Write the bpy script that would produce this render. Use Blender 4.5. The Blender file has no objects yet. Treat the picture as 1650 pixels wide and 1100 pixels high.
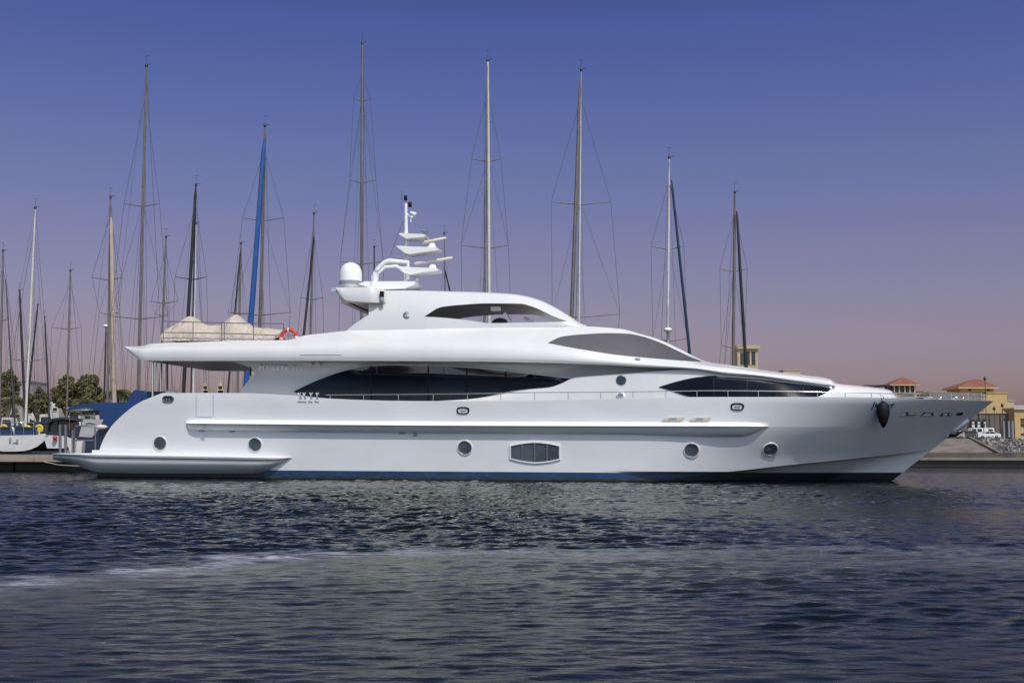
import bpy, math, random
import numpy as np
from mathutils import Vector, Matrix
random.seed(7); rng = np.random.default_rng(11)
R = math.radians
SC = bpy.context.scene; COL = SC.collection

# ------------------------------------------------------------------ camera
F, W0, H0 = 1850.0, 1650.0, 1100.0
HCAM, PITCH, ROLL = 1.46, math.atan(164/1850.0), R(0.20)
cam_d = bpy.data.cameras.new('camera'); cam = bpy.data.objects.new('camera', cam_d); COL.objects.link(cam)
cam_d.sensor_width = 36.0; cam_d.lens = 36.0*F/W0; cam_d.clip_start = 0.1; cam_d.clip_end = 20000
CAMM = Matrix.Translation((0, 0, HCAM)) @ Matrix.Rotation(R(90)+PITCH, 4, 'X') @ Matrix.Rotation(ROLL, 4, 'Z')
cam.matrix_world = CAMM; SC.camera = cam

# ------------------------------------------------------------------ sky, sun, exposure
SUN_EL, SUN_AZ = R(56), R(24)          # azimuth measured from behind the camera (-Y) towards +X
sdir = Vector((math.sin(SUN_AZ)*math.cos(SUN_EL), -math.cos(SUN_AZ)*math.cos(SUN_EL), math.sin(SUN_EL)))
world = bpy.data.worlds.new("World"); SC.world = world; world.use_nodes = True
nt = world.node_tree; nt.nodes.clear()
out = nt.nodes.new('ShaderNodeOutputWorld'); bg = nt.nodes.new('ShaderNodeBackground'); sky = nt.nodes.new('ShaderNodeTexSky')
sky.sky_type = 'NISHITA'; sky.sun_disc = False; sky.sun_elevation = SUN_EL
sky.sun_rotation = math.atan2(sdir.x, sdir.y); sky.altitude = 0; sky.air_density = 1.0; sky.dust_density = 2.0; sky.ozone_density = 3.0
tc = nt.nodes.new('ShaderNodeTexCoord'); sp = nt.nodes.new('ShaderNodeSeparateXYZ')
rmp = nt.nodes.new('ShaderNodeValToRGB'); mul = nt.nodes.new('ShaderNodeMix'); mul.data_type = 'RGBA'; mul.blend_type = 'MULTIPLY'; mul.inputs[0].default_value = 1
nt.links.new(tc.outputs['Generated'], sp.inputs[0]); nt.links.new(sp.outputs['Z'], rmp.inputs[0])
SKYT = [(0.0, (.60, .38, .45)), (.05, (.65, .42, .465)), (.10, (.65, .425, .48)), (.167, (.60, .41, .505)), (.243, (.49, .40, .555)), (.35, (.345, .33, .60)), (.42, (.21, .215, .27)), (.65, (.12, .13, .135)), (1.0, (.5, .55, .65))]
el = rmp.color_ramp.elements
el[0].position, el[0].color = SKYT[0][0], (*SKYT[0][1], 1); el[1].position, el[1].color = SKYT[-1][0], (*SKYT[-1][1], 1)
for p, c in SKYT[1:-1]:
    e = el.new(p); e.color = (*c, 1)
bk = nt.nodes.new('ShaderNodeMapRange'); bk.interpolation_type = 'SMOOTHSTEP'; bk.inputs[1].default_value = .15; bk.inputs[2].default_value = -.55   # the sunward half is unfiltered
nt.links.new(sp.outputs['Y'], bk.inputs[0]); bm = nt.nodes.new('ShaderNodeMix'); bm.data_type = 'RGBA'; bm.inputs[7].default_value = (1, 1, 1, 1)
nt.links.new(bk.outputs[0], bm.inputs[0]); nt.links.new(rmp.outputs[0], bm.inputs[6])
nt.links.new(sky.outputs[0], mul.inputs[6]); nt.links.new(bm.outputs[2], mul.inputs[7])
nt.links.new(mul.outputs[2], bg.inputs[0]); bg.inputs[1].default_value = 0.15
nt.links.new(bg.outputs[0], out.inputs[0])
sl = bpy.data.lights.new('sun', 'SUN'); sl.energy = 3.0; sl.angle = R(0.5); sl.color = (1, .955, .89)
so = bpy.data.objects.new('sun', sl); COL.objects.link(so); so.rotation_euler = (-sdir).to_track_quat('-Z', 'Y').to_euler()
SC.view_settings.view_transform = 'Standard'; SC.view_settings.look = 'None'
SC.view_settings.exposure = 0.0; SC.view_settings.gamma = 1
SC.cycles.max_bounces = 8; SC.cycles.caustics_reflective = False; SC.cycles.caustics_refractive = False

# ------------------------------------------------------------------ helpers
def ray(px, py):
    return (CAMM.to_3x3() @ Vector(((px-W0/2)/F, (H0/2-py)/F, -1)))
CO = Vector((0, 0, HCAM))
def Wp(px, py, Y):                      # point of the place seen at (px,py) at distance Y
    d = ray(px, py); return CO + d*(Y/d.y)
YAW, YC = R(8), 48.75
YM = Matrix.Translation((0, YC, 0)) @ Matrix.Rotation(-YAW, 4, 'Z'); YI = YM.inverted()
OL = YI @ CO
def Q(px, py, yl):                      # the same in the yacht's own frame, on the plane y = yl
    d = YI.to_3x3() @ ray(px, py); t = (yl-OL.y)/d.y; p = OL + d*t
    return Vector((p.x, yl, p.z))
def curve(pts):                         # monotone cubic through traced points
    x = np.array([p[0] for p in pts], float); y = np.array([p[1] for p in pts], float)
    if len(x) == 1: return lambda v: float(y[0])
    h = np.diff(x); s = np.diff(y)/h; m = np.zeros(len(x)); m[0] = s[0]; m[-1] = s[-1]
    for i in range(1, len(x)-1):
        if s[i-1]*s[i] > 0:
            w1 = 2*h[i]+h[i-1]; w2 = h[i]+2*h[i-1]; m[i] = (w1+w2)/(w1/s[i-1]+w2/s[i])
    def f(v):
        if v <= x[0]: return float(y[0])
        if v >= x[-1]: return float(y[-1])
        i = int(np.searchsorted(x, v)-1); i = min(max(i, 0), len(h)-1); t = (v-x[i])/h[i]
        return float((2*t**3-3*t*t+1)*y[i] + (t**3-2*t*t+t)*h[i]*m[i] + (-2*t**3+3*t*t)*y[i+1] + (t**3-t*t)*h[i]*m[i+1])
    return f

def nodes(m): return m.node_tree.nodes, m.node_tree.links
def M(name, col, rough=.5, metal=0, var=0, vscale=3, bump=0, bscale=20, coat=0, col2=None, spec=.5, stretch=(1, 1, 1), detail=5):
    m = bpy.data.materials.new(name); m.use_nodes = True; n, l = nodes(m); b = n['Principled BSDF']
    b.inputs['Base Color'].default_value = (*col, 1); b.inputs['Roughness'].default_value = rough
    b.inputs['Metallic'].default_value = metal; b.inputs['Coat Weight'].default_value = coat; b.inputs['Coat Roughness'].default_value = .05
    b.inputs['Specular IOR Level'].default_value = spec
    if var or col2:
        t = n.new('ShaderNodeTexCoord'); mp = n.new('ShaderNodeMapping'); mp.inputs['Scale'].default_value = stretch
        x = n.new('ShaderNodeTexNoise'); x.inputs['Scale'].default_value = vscale; x.inputs['Detail'].default_value = detail
        r = n.new('ShaderNodeValToRGB'); c2 = col2 or tuple(c*(1-var) for c in col)
        r.color_ramp.elements[0].position = .35; r.color_ramp.elements[1].position = .65
        r.color_ramp.elements[0].color = (*c2, 1); r.color_ramp.elements[1].color = (*col, 1)
        l.new(t.outputs['Object'], mp.inputs[0]); l.new(mp.outputs[0], x.inputs[0]); l.new(x.outputs[0], r.inputs[0]); l.new(r.outputs[0], b.inputs['Base Color'])
    if bump:
        t = n.new('ShaderNodeTexCoord'); x = n.new('ShaderNodeTexNoise'); x.inputs['Scale'].default_value = bscale; x.inputs['Detail'].default_value = 6
        bp = n.new('ShaderNodeBump'); bp.inputs['Strength'].default_value = bump; bp.inputs['Distance'].default_value = .05
        l.new(t.outputs['Object'], x.inputs[0]); l.new(x.outputs[0], bp.inputs['Height']); l.new(bp.outputs[0], b.inputs['Normal'])
    return m
gel = M('white_gelcoat', (.69, .69, .68), .26, var=.06, bump=.04, bscale=1.3, vscale=.7, coat=.35, stretch=(1, 1, .25))
gelh = M('hull_gelcoat', (.75, .76, .77), .26, var=.07, bump=.05, bscale=1.1, vscale=.6, coat=.35, stretch=(.6, 1, 1.6))
blue_af = M('blue_antifouling', (.012, .06, .16), .45, var=.4, vscale=2.5)
shade_af = M('shaded_antifouling', (.006, .008, .016), .5, var=.3, vscale=2)
glass = M('tinted_glass', (.010, .015, .028), .04, var=.6, vscale=.6, spec=.8)
mesh_cover = M('mesh_window_cover', (.085, .083, .09), .55, var=.1, vscale=2, bump=.2, bscale=90)
portglass = M('porthole_glass', (.085, .11, .135), .06, var=.45, vscale=1.6)
steel = M('polished_steel', (.62, .62, .62), .18, metal=1)
dsteel = M('dull_steel', (.20, .20, .21), .4, metal=.6)
black = M('black_rubber', (.005, .005, .008), .6, spec=.25)
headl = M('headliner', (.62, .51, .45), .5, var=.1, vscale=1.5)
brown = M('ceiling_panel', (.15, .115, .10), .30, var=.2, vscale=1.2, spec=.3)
canvas = M('beige_canvas', (.55, .48, .40), .85, var=.18, vscale=2.2, bump=1., bscale=5)
whitep = M('white_plastic', (.84, .84, .83), .35)
greyp = M('grey_plastic', (.28, .30, .33), .4)
beigep = M('radar_beige', (.66, .58, .47), .4)
orange = M('orange_foam', (.55, .05, .02), .5)
letter = M('silver_letter', (.95, .96, .98), .4, metal=.0)
logom = M('slate_logo', (.10, .14, .19), .4)
bluel = M('blue_letter', (.02, .14, .42), .35)
navy = M('navy_line', (.02, .03, .06), .5)

class MB:
    def __init__(s): s.v = []; s.f = []; s.m = []; s.sm = []
    def add(s, vs, fs, mi=0, smooth=False):
        o = len(s.v); s.v += [tuple(v) for v in vs]
        for f in fs: s.f.append(tuple(i+o for i in f)); s.m.append(mi); s.sm.append(smooth)
    def grid(s, rows, mi=0, smooth=True, close=False, flip=False):
        nr, nc = len(rows), len(rows[0]); vs = [p for r in rows for p in r]; fs = []
        for i in range(nr-1):
            for j in range(nc if close else nc-1):
                a, b = i*nc+j, i*nc+(j+1) % nc; q = (a, b, b+nc, a+nc)
                fs.append(q[::-1] if flip else q)
        s.add(vs, fs, mi, smooth)
    def box(s, a, b, mi=0):
        (x0, y0, z0), (x1, y1, z1) = a, b
        s.add([(x0,y0,z0),(x1,y0,z0),(x1,y1,z0),(x0,y1,z0),(x0,y0,z1),(x1,y0,z1),(x1,y1,z1),(x0,y1,z1)],
              [(0,3,2,1),(4,5,6,7),(0,1,5,4),(1,2,6,5),(2,3,7,6),(3,0,4,7)], mi)
    def obox(s, c, half, mat3, mi=0):
        vs = [Vector(c)+mat3 @ Vector((sx*half[0], sy*half[1], sz*half[2])) for sz in (-1,1) for sx, sy in ((-1,-1),(1,-1),(1,1),(-1,1))]
        s.add(vs, [(0,3,2,1),(4,5,6,7),(0,1,5,4),(1,2,6,5),(2,3,7,6),(3,0,4,7)], mi)
    def tube(s, pts, r, n=8, mi=0, cap=True):
        pts = [Vector(p) for p in pts]; rs = r if isinstance(r, (list, tuple)) else [r]*len(pts); rows = []
        for i, p in enumerate(pts):
            d = (pts[min(i+1, len(pts)-1)]-pts[max(i-1, 0)]).normalized()
            up = Vector((0, 0, 1)) if abs(d.z) < .9 else Vector((0, 1, 0))
            a = d.cross(up).normalized(); b = a.cross(d)
            rows.append([p+(a*math.cos(2*math.pi*k/n)+b*math.sin(2*math.pi*k/n))*rs[i] for k in range(n)])
        s.grid(rows, mi, True, True)
        if cap:
            for rw in (rows[0], rows[-1]): s.add(rw, [tuple(range(n))], mi)
    def lathe(s, c, prof, n=24, mi=0, ax=None):
        ax = Vector(ax or (0, 0, 1)).normalized(); up = Vector((1, 0, 0)) if abs(ax.x) < .9 else Vector((0, 1, 0))
        a = ax.cross(up).normalized(); b = ax.cross(a); c = Vector(c)
        rows = [[c+ax*h+(a*math.cos(2*math.pi*k/n)+b*math.sin(2*math.pi*k/n))*max(r, 1e-4) for k in range(n)] for r, h in prof]
        s.grid(rows, mi, True, True)
    def ball(s, c, r, n=12, mi=0, sc=(1, 1, 1)):
        rows = [[(c[0]+r*sc[0]*math.sin(t)*math.cos(p), c[1]+r*sc[1]*math.sin(t)*math.sin(p), c[2]+r*sc[2]*math.cos(t)) for p in np.linspace(0, 2*math.pi, 2*n, endpoint=False)] for t in np.linspace(.001, math.pi-.001, n)]
        s.grid(rows, mi, True, True)
    def prism(s, poly, a, b, mi=0, axis='y', smooth=False):   # poly in (u,v); extruded a..b
        mk = {'y': lambda u, v, w: (u, w, v), 'x': lambda u, v, w: (w, u, v), 'z': lambda u, v, w: (u, v, w)}[axis]
        n = len(poly); vs = [mk(u, v, a) for u, v in poly]+[mk(u, v, b) for u, v in poly]
        s.add(vs, [tuple(range(n)), tuple(range(2*n-1, n-1, -1))]); s.m[-2:] = [mi, mi]
        s.add(vs, [(i, (i+1) % n, (i+1) % n+n, i+n) for i in range(n)], mi, smooth)
    def build(s, name, mats, parent=None):
        me = bpy.data.meshes.new(name); me.from_pydata(s.v, [], s.f)
        for m in (mats if isinstance(mats, (list, tuple)) else [mats]): me.materials.append(m)
        me.polygons.foreach_set('material_index', s.m); me.polygons.foreach_set('use_smooth', s.sm); me.update()
        o = bpy.data.objects.new(name, me); COL.objects.link(o)
        if parent is not None: o.parent = parent
        return o
    def pair(s, name, mats, parent=None):          # starboard piece and its port twin
        o = s.build(name, mats, parent); t = MB(); t.v = [(x, -y, z) for x, y, z in s.v]; t.f = [f[::-1] for f in s.f]; t.m = s.m; t.sm = s.sm
        t.build(name, mats, parent); return o
def tag(o, label, cat, group=None, kind=None):
    if label: o['label'] = label
    if cat: o['category'] = cat
    if group: o['group'] = group
    if kind: o['kind'] = kind
    return o
def empty(name, label, cat, loc=(0, 0, 0), group=None, rz=0):
    o = bpy.data.objects.new(name, None); COL.objects.link(o); o.location = loc; o.rotation_euler = (0, 0, rz); o.empty_display_size = .2
    return tag(o, label, cat, group)
def mir(rows): return [[Vector((p[0], -p[1], p[2])) for p in r] for r in rows]

# ================================================================== WATER
def wave_tile(N, L, lo, hi, seed, dirpow=2.0, ang=math.pi/2):
    g = np.random.default_rng(seed); k = np.fft.fftfreq(N, L/N)*2*np.pi
    KX, KY = np.meshgrid(k, k, indexing='ij'); K = np.sqrt(KX**2+KY**2); K[0, 0] = 1e9
    S = K**-2.9*np.exp(-(2*np.pi/hi/K)**2)*np.exp(-(K*lo/2/np.pi)**2)
    c = np.abs(np.cos(np.arctan2(KY, KX)-ang))**dirpow+.12
    h = np.fft.ifft2((g.normal(size=(N, N))+1j*g.normal(size=(N, N)))*np.sqrt(S)*c).real
    return h/h.std()
T0 = wave_tile(128, 97., 12, 40, 9, .6, R(80)); T1, T2, T3 = wave_tile(640, 31., .16, .85, 1, .9, R(84)), wave_tile(512, 17.3, .10, .42, 2, 3.0, R(97)), wave_tile(256, 83., 2, 9, 3, 1.5, R(95))
def samp(T, L, x, y):
    N = T.shape[0]; u = (x/L % 1)*N; v = (y/L % 1)*N; i = u.astype(int) % N; j = v.astype(int) % N; a = u-np.floor(u); b = v-np.floor(v)
    i1 = (i+1) % N; j1 = (j+1) % N
    return T[i, j]*(1-a)*(1-b)+T[i1, j]*a*(1-b)+T[i, j1]*(1-a)*b+T[i1, j1]*a*b
def sstep(a, b, x):
    t = np.clip((x-a)/(b-a), 0, 1); return t*t*(3-2*t)
def slickdist(x, y):                     # signed distance to the foam line (positive = nearer the quay we stand on)
    line = 16.1-.105*np.minimum(x, 0)**2+.03*np.sin(x*1.3)+.25*np.sin(x*.45+1)
    return line-y
xs = np.linspace(-60, 60, 900)
xs = np.sign(xs)*np.abs(xs/60)**1.35*60
ys = [2.5]
while ys[-1] < 64: ys.append(ys[-1]+min(max(.0035*ys[-1], .03), .17))
ys = np.array(ys); GX, GY = np.meshgrid(xs, ys)
edge = (1-sstep(50, 59, np.abs(GX)))*(1-sstep(56, 63, GY))
sd = slickdist(GX, GY); calm = np.exp(-((sd-1.2)/1.7)**2)*.72*sstep(-.2, .5, sd)
calm = np.maximum(calm, .45*sstep(-1.5, -5, GX)*sstep(.4, 2, sd))
calm = np.maximum(calm, .55*sstep(43, 50, GY))
calm = np.maximum(calm, .62*sstep(-5.6, -3.4, GX)*(1-sstep(.3, 2.6, GX))*sstep(7.2, 9.5, GY)*(1-sstep(14.5, 16.5, GY)))
ca, sa = math.cos(.37), math.sin(.37)
ca, sa = math.cos(.12), math.sin(.12)
gust = np.clip(.85+.33*samp(T0, 97., GX, GY), .3, 1.5)
z = .0122*samp(T1, 31., GX, GY)*(.45+.55*sstep(8, 18, GY))+.013*samp(T3, 83., GX, GY)
z2 = .0068*samp(T2, 17.3, GX*ca+GY*sa, -GX*sa+GY*ca)*(1.1-.2*gust)
z = (z*(1-calm)+z2*(1-.45*calm))*gust*edge*(.8+.2*sstep(5, 22, GY))
nv = GX.size; me = bpy.data.meshes.new('water'); nr, nc = GX.shape
me.vertices.add(nv); me.vertices.foreach_set('co', np.stack([GX, GY, z], -1).ravel())
idx = np.arange(nv).reshape(nr, nc); qd = np.stack([idx[:-1, :-1], idx[:-1, 1:], idx[1:, 1:], idx[1:, :-1]], -1).reshape(-1)
nq = len(qd)//4; me.loops.add(nq*4); me.loops.foreach_set('vertex_index', qd)
me.polygons.add(nq); me.polygons.foreach_set('loop_start', np.arange(nq)*4); me.polygons.foreach_set('loop_total', np.full(nq, 4))
me.update(); me.validate(); me.polygons.foreach_set('use_smooth', [True]*len(me.polygons))
wat = bpy.data.materials.new('sea_water'); wat.use_nodes = True; n, l = nodes(wat); b = n['Principled BSDF']
def nd(t, **k):
    o = n.new(t)
    for a, v in k.items(): setattr(o, a, v)
    return o
def math_(op, a, b_=None, clamp=False):
    o = nd('ShaderNodeMath', operation=op, use_clamp=clamp)
    for i, v in enumerate((a, b_)):
        if v is None: continue
        if isinstance(v, (int, float)): o.inputs[i].default_value = v
        else: l.new(v, o.inputs[i])
    return o.outputs[0]
t = nd('ShaderNodeTexCoord'); sx = nd('ShaderNodeSeparateXYZ'); l.new(t.outputs['Object'], sx.inputs[0])
X, Y = sx.outputs[0], sx.outputs[1]
def noise(scale, sxyz=(1, 1, 1), det=4, dist=0, rough=.5):
    mp = nd('ShaderNodeMapping'); mp.inputs['Scale'].default_value = sxyz; l.new(t.outputs['Object'], mp.inputs[0])
    o = nd('ShaderNodeTexNoise'); o.inputs['Scale'].default_value = scale; o.inputs['Detail'].default_value = det
    o.inputs['Distortion'].default_value = dist; o.inputs['Roughness'].default_value = rough; l.new(mp.outputs[0], o.inputs[0]); return o.outputs[0]
def mr(v, a, b_, c=0, d=1):
    o = nd('ShaderNodeMapRange', interpolation_type='SMOOTHSTEP'); l.new(v, o.inputs[0])
    for i, q in enumerate((a, b_, c, d)): o.inputs[i+1].default_value = q
    return o.outputs[0]
xn = math_('MINIMUM', X, 0.); line = math_('SUBTRACT', 16.1, math_('MULTIPLY', math_('MULTIPLY', xn, xn), .105))
line = math_('ADD', line, math_('MULTIPLY', math_('SINE', math_('ADD', math_('MULTIPLY', X, .45), 1.)), .25))
D = math_('SUBTRACT', line, Y)
Dn = math_('ADD', D, math_('MULTIPLY', math_('SUBTRACT', noise(.34, (.5, 1, 1), 6), .5), 4.6))
Dn = math_('ADD', Dn, math_('MULTIPLY', math_('SUBTRACT', noise(1.5, (.6, 1, 1), 6, .5), .5), 1.7))
# slick (thin turbid film): between the foam line and about five metres nearer
slick = math_('MULTIPLY', mr(Dn, -.1, .5), mr(Dn, 5.5, 1.6))
slick = math_('MULTIPLY', slick, mr(noise(.5, (.35, 1, 1), 5), .3, .62))
slick = math_('MULTIPLY', slick, mr(X, 6., -1., .25, 1))
# foam lace
lace = math_('SUBTRACT', 1., math_('MULTIPLY', math_('ABSOLUTE', math_('SUBTRACT', noise(.95, (.5, 1.0, 1), 7, 1.2, .62), .5)), 8.), clamp=True)
band = math_('MULTIPLY', mr(Dn, -.7, .0), mr(Dn, 3.0, .9))
leftb = mr(X, 2.5, -2.8, .35, 1)
foam = math_('MULTIPLY', math_('MULTIPLY', lace, band), leftb)
foam = math_('MULTIPLY', foam, mr(noise(.6, (.35, 1, 1), 3), .34, .50))
foam = math_('MULTIPLY', foam, mr(noise(9., (.6, 1, 1), 3), .3, .6, .3, 1), clamp=True)
foam = math_('MULTIPLY', foam, mr(noise(1.7, (.5, 1, 1), 4), .32, .50, .2, 1), clamp=True)
c1 = nd('ShaderNodeMix', data_type='RGBA'); l.new(slick, c1.inputs[0]); c1.inputs[6].default_value = (.0045, .0075, .010, 1); c1.inputs[7].default_value = (.058, .064, .052, 1)
c2 = nd('ShaderNodeMix', data_type='RGBA'); l.new(foam, c2.inputs[0]); l.new(c1.outputs[2], c2.inputs[6]); c2.inputs[7].default_value = (.37, .38, .45, 1)
n.remove(b); dif = nd('ShaderNodeBsdfDiffuse'); glo = nd('ShaderNodeBsdfGlossy'); frs = nd('ShaderNodeFresnel'); mxs = nd('ShaderNodeMixShader'); mo = n['Material Output']
l.new(c2.outputs[2], dif.inputs['Color']); frs.inputs['IOR'].default_value = 1.33; glo.inputs['Color'].default_value = (.74, .755, .70, 1)
l.new(math_('MULTIPLY', frs.outputs[0], math_('SUBTRACT', .90, math_('MULTIPLY', foam, .8))), mxs.inputs[0]); l.new(dif.outputs[0], mxs.inputs[1]); l.new(glo.outputs[0], mxs.inputs[2]); l.new(mxs.outputs[0], mo.inputs['Surface'])
rg = math_('ADD', .07, math_('MULTIPLY', foam, .5)); l.new(rg, glo.inputs['Roughness'])
bp1 = nd('ShaderNodeBump'); bp1.inputs['Strength'].default_value = 1; bp1.inputs['Distance'].default_value = .012
b1 = math_('MULTIPLY', noise(5.5, (.55, 1.3, 1), 5, .4, .55), math_('SUBTRACT', 1., math_('MULTIPLY', slick, .45))); l.new(b1, bp1.inputs['Height'])
far = mr(Y, 50, 66); bp2 = nd('ShaderNodeBump'); bp2.inputs['Distance'].default_value = .10
l.new(math_('MULTIPLY', noise(1.1, (.45, 1, 1), 6, .3, .6), far), bp2.inputs['Height']); bp2.inputs['Strength'].default_value = .6; l.new(bp1.outputs[0], bp2.inputs['Normal'])
for q_ in (dif, glo, frs): l.new(bp2.outputs[0], q_.inputs['Normal'])
me.materials.append(wat)
water = bpy.data.objects.new('water', me); COL.objects.link(water); tag(water, None, None, kind='structure')
mb = MB(); mb.add([(-9000, -400, -.0), (9000, -400, 0), (9000, 2.5, 0), (-9000, 2.5, 0), (-9000, 2.5, 0), (-60, 2.5, 0), (-60, 64-.0, 0), (-9000, 64, 0), (60, 2.5, 0), (9000, 2.5, 0), (9000, 64, 0), (60, 64, 0), (-9000, float(ys[-1]), 0), (9000, float(ys[-1]), 0), (9000, 9000, 0), (-9000, 9000, 0)],
    [(0, 1, 2, 3), (4, 5, 6, 7), (8, 9, 10, 11), (12, 13, 14, 15)])
tag(mb.build('open_water', wat), None, None, kind='structure')

# ================================================================== MOTOR YACHT
yacht = empty('motor_yacht', 'large white three deck motor yacht lying broadside, bow to the right', 'yacht')
yacht.matrix_world = YM
P = yacht
# ---- hull
s0, s1 = Q(1434, 777, 0), Q(1602, 645.5, 0)
def xstem(z): return s0.x+(s1.x-s0.x)*(z-s0.z)/(s1.z-s0.z)
def hb(x, z):
    zk = [-.9, 0, 1.0, 2.05, 3.15]; Bs = [2.4, 3.42, 3.47, 3.55, 3.62]; xm = [-1, 5.0, 5.6, 7.0, 8.3]; pw = [1.7, 1.75, 2.0, 2.6, 3.3]
    xe = max(xstem(z), .1); vals = []
    for B_, m_, p_ in zip(Bs, xm, pw):
        u = min(max((x-m_)/(xe-m_), 0), 1); a = min(max((-4-x)/16, 0), 1); vals.append(B_*(1-u**p_)-.22*a*a)
    return float(np.interp(z, zk, vals))
def onhull(px, py, off=0.):
    y = -3.4
    for _ in range(12):
        q = Q(px, py, y); y = .5*y+.5*(-(hb(q.x, q.z)+off))
    return Q(px, py, y)
def zcurve(pts):
    a = [onhull(*p) for p in pts]; f = curve([(q.x, q.z) for q in a]); return f
sheer_px = [(262, 633), (380, 633), (470, 637), (531, 642), (637, 645.5), (728, 646), (850, 645.5), (971, 642.5), (1123, 639.5), (1350, 639.5), (1433, 641), (1520, 643.5), (1598, 645.8)]
zs_f = zcurve(sheer_px)
zr_f = zcurve([(150, 681), (300, 682), (700, 685.5), (1000, 686.5), (1240, 687), (1400, 687.5), (1545, 688)])
zl_f = zcurve([(1040, 766), (1110, 764), (1180, 759), (1260, 750), (1400, 736), (1500, 724), (1560, 715)])
stern = [Q(px, py, -3.35) for px, py in [(265, 633), (228, 648), (200, 668), (178, 690), (165, 712), (159, 728), (156, 745)]]
stern_f = curve(sorted([(q.z, q.x) for q in stern]))
def xstart(z): return stern_f(max(z, stern[-1].z))
def zlow(x): return max(.40, zl_f(x)) if x > 5 else .40
zfun = [lambda x: -.9, lambda x: -.35, lambda x: 0., lambda x: .34]
def blend(f, g, t): return lambda x: f(x)*(1-t)+g(x)*t
low = lambda x: zlow(x)
patches = [[lambda x: -.9, lambda x: -.35, lambda x: 0., lambda x: .07, lambda x: .14, lambda x: .21, lambda x: .28, lambda x: .345],
           [lambda x: .345, lambda x: .345+(low(x)-.345)*.5, low],
           [low]+[blend(low, zr_f, q) for q in (.15, .3, .45, .6, .75, .9)]+[zr_f],
           [zr_f]+[blend(zr_f, zs_f, q) for q in (.15, .3, .45, .6, .75, .9)]+[zs_f]]
NC = 170
def hullrow(zf, inset=0., x0add=0.):
    xe = 15.
    for _ in range(40): xe = .5*xe+.5*xstem(zf(xe))
    xa = -17.
    for _ in range(30): xa = .5*xa+.5*xstart(zf(xa))
    row = []
    for j in range(NC+1):
        s_ = j/NC; s_ = 1-(1-s_)**1.25; x = xa+(xe-xa)*s_; z_ = zf(x); h_ = hb(x, z_)
        if j == NC: h_ = 0
        row.append(Vector((x, -(max(h_-inset, 0)), z_)))
    return row
hm = MB(); sheer_row = None
for pi_, pt in enumerate(patches):
    rows = [hullrow(f) for f in pt]
    if pi_ == 0: rows = [[Vector((p.x, p.y+min(min(max((p.x-4.5)/5, 0), 1)*.60, -p.y*.45), p.z)) for p in r_] for r_ in rows]
    if pi_ == 1:                                   # the lower chine: the skin below it is set in a little
        rows = []
        for f in pt:
            r_ = hullrow(f); rr = []
            for p in r_:
                hz = max(low(p.x)-.345, .01); k = min(max((p.x-4.5)/5, 0), 1)*(.34+.26*min(max((low(p.x)-p.z)/hz, 0), 1)); rr.append(Vector((p.x, p.y+min(k, -p.y*.45), p.z)))
            rows.append(rr)
        hm.grid([rows[-1], hullrow(low)], 0, False); hm.grid(mir([rows[-1], hullrow(low)]), 0, False, flip=True)
    o = len(hm.f)
    hm.grid(rows, 1 if pi_ == 0 else 0); hm.grid(mir(rows), 1 if pi_ == 0 else 0, flip=True)
    a_ = [r[0] for r in rows]; hm.grid([a_, [Vector((p.x, -p.y, p.z)) for p in a_]], 1 if pi_ == 0 else 0, False)
    if pi_ == 3: sheer_row = rows[-1]
for i in range(len(hm.f)):                         # shade under the bow flare painted near black, aft underbody the same
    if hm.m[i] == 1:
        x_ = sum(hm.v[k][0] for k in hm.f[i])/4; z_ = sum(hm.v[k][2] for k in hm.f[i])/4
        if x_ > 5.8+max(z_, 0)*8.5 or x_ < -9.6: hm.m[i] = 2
        elif z_ < .15: hm.m[i] = 3
# bulwark cap, inner face, deck
cap = [Vector((p.x, min(p.y+.14, 0), p.z+.012)) for p in sheer_row]
inn = [Vector((min(p.x, xstem(p.z-.55)-.1), min(-(hb(min(p.x, xstem(p.z-.55)-.1), p.z-.55)-.14), 0), p.z-.55)) for p in cap]
dk = [Vector((p.x, 0, p.z)) for p in inn]
for rr, mi in (([sheer_row, cap], 0), ([cap, inn], 0), ([inn, dk], 0)):
    hm.grid(rr, mi, False); hm.grid(mir(rr), mi, False, flip=True)
fouled = M('fouled_waterline', (.045, .045, .040), .7, col2=(.012, .020, .028), vscale=3, stretch=(1, 1, 4))
hull = hm.build('hull', [gelh, blue_af, shade_af, fouled], P)

def hframe(px, py, off=0.):
    c = onhull(px, py, off); e = 3
    tx = (onhull(px+e, py, off)-onhull(px-e, py, off)).normalized(); tz = (onhull(px, py-e, off)-onhull(px, py+e, off)).normalized()
    nrm = tx.cross(tz).normalized(); tz = nrm.cross(tx).normalized()
    return c, tx, tz, -nrm if nrm.y > 0 and False else nrm
def place(c, tx, tz, n_, u, v, w): return c+tx*u+tz*v+n_*w
def ringpatch(mb_, fr, outer, inner, w0, w1, mi=0, smooth=True):
    ro = [place(*fr, u, v, w0) for u, v in outer]; rm = [place(*fr, (u*.7+a*.3), (v*.7+b2*.3), w1) for (u, v), (a, b2) in zip(outer, inner)]
    ri = [place(*fr, u, v, w1) for u, v in inner]; rb = [place(*fr, u, v, .004) for u, v in inner]
    mb_.grid([ro, rm, ri, rb], mi, smooth, True)
def circ(r, n_=28, a=1, b_=1, pw=1): return [(r*a*math.copysign(abs(math.cos(t_))**pw, math.cos(t_)), r*b_*math.copysign(abs(math.sin(t_))**pw, math.sin(t_))) for t_ in np.linspace(0, 2*math.pi, n_, endpoint=False)]
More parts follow.
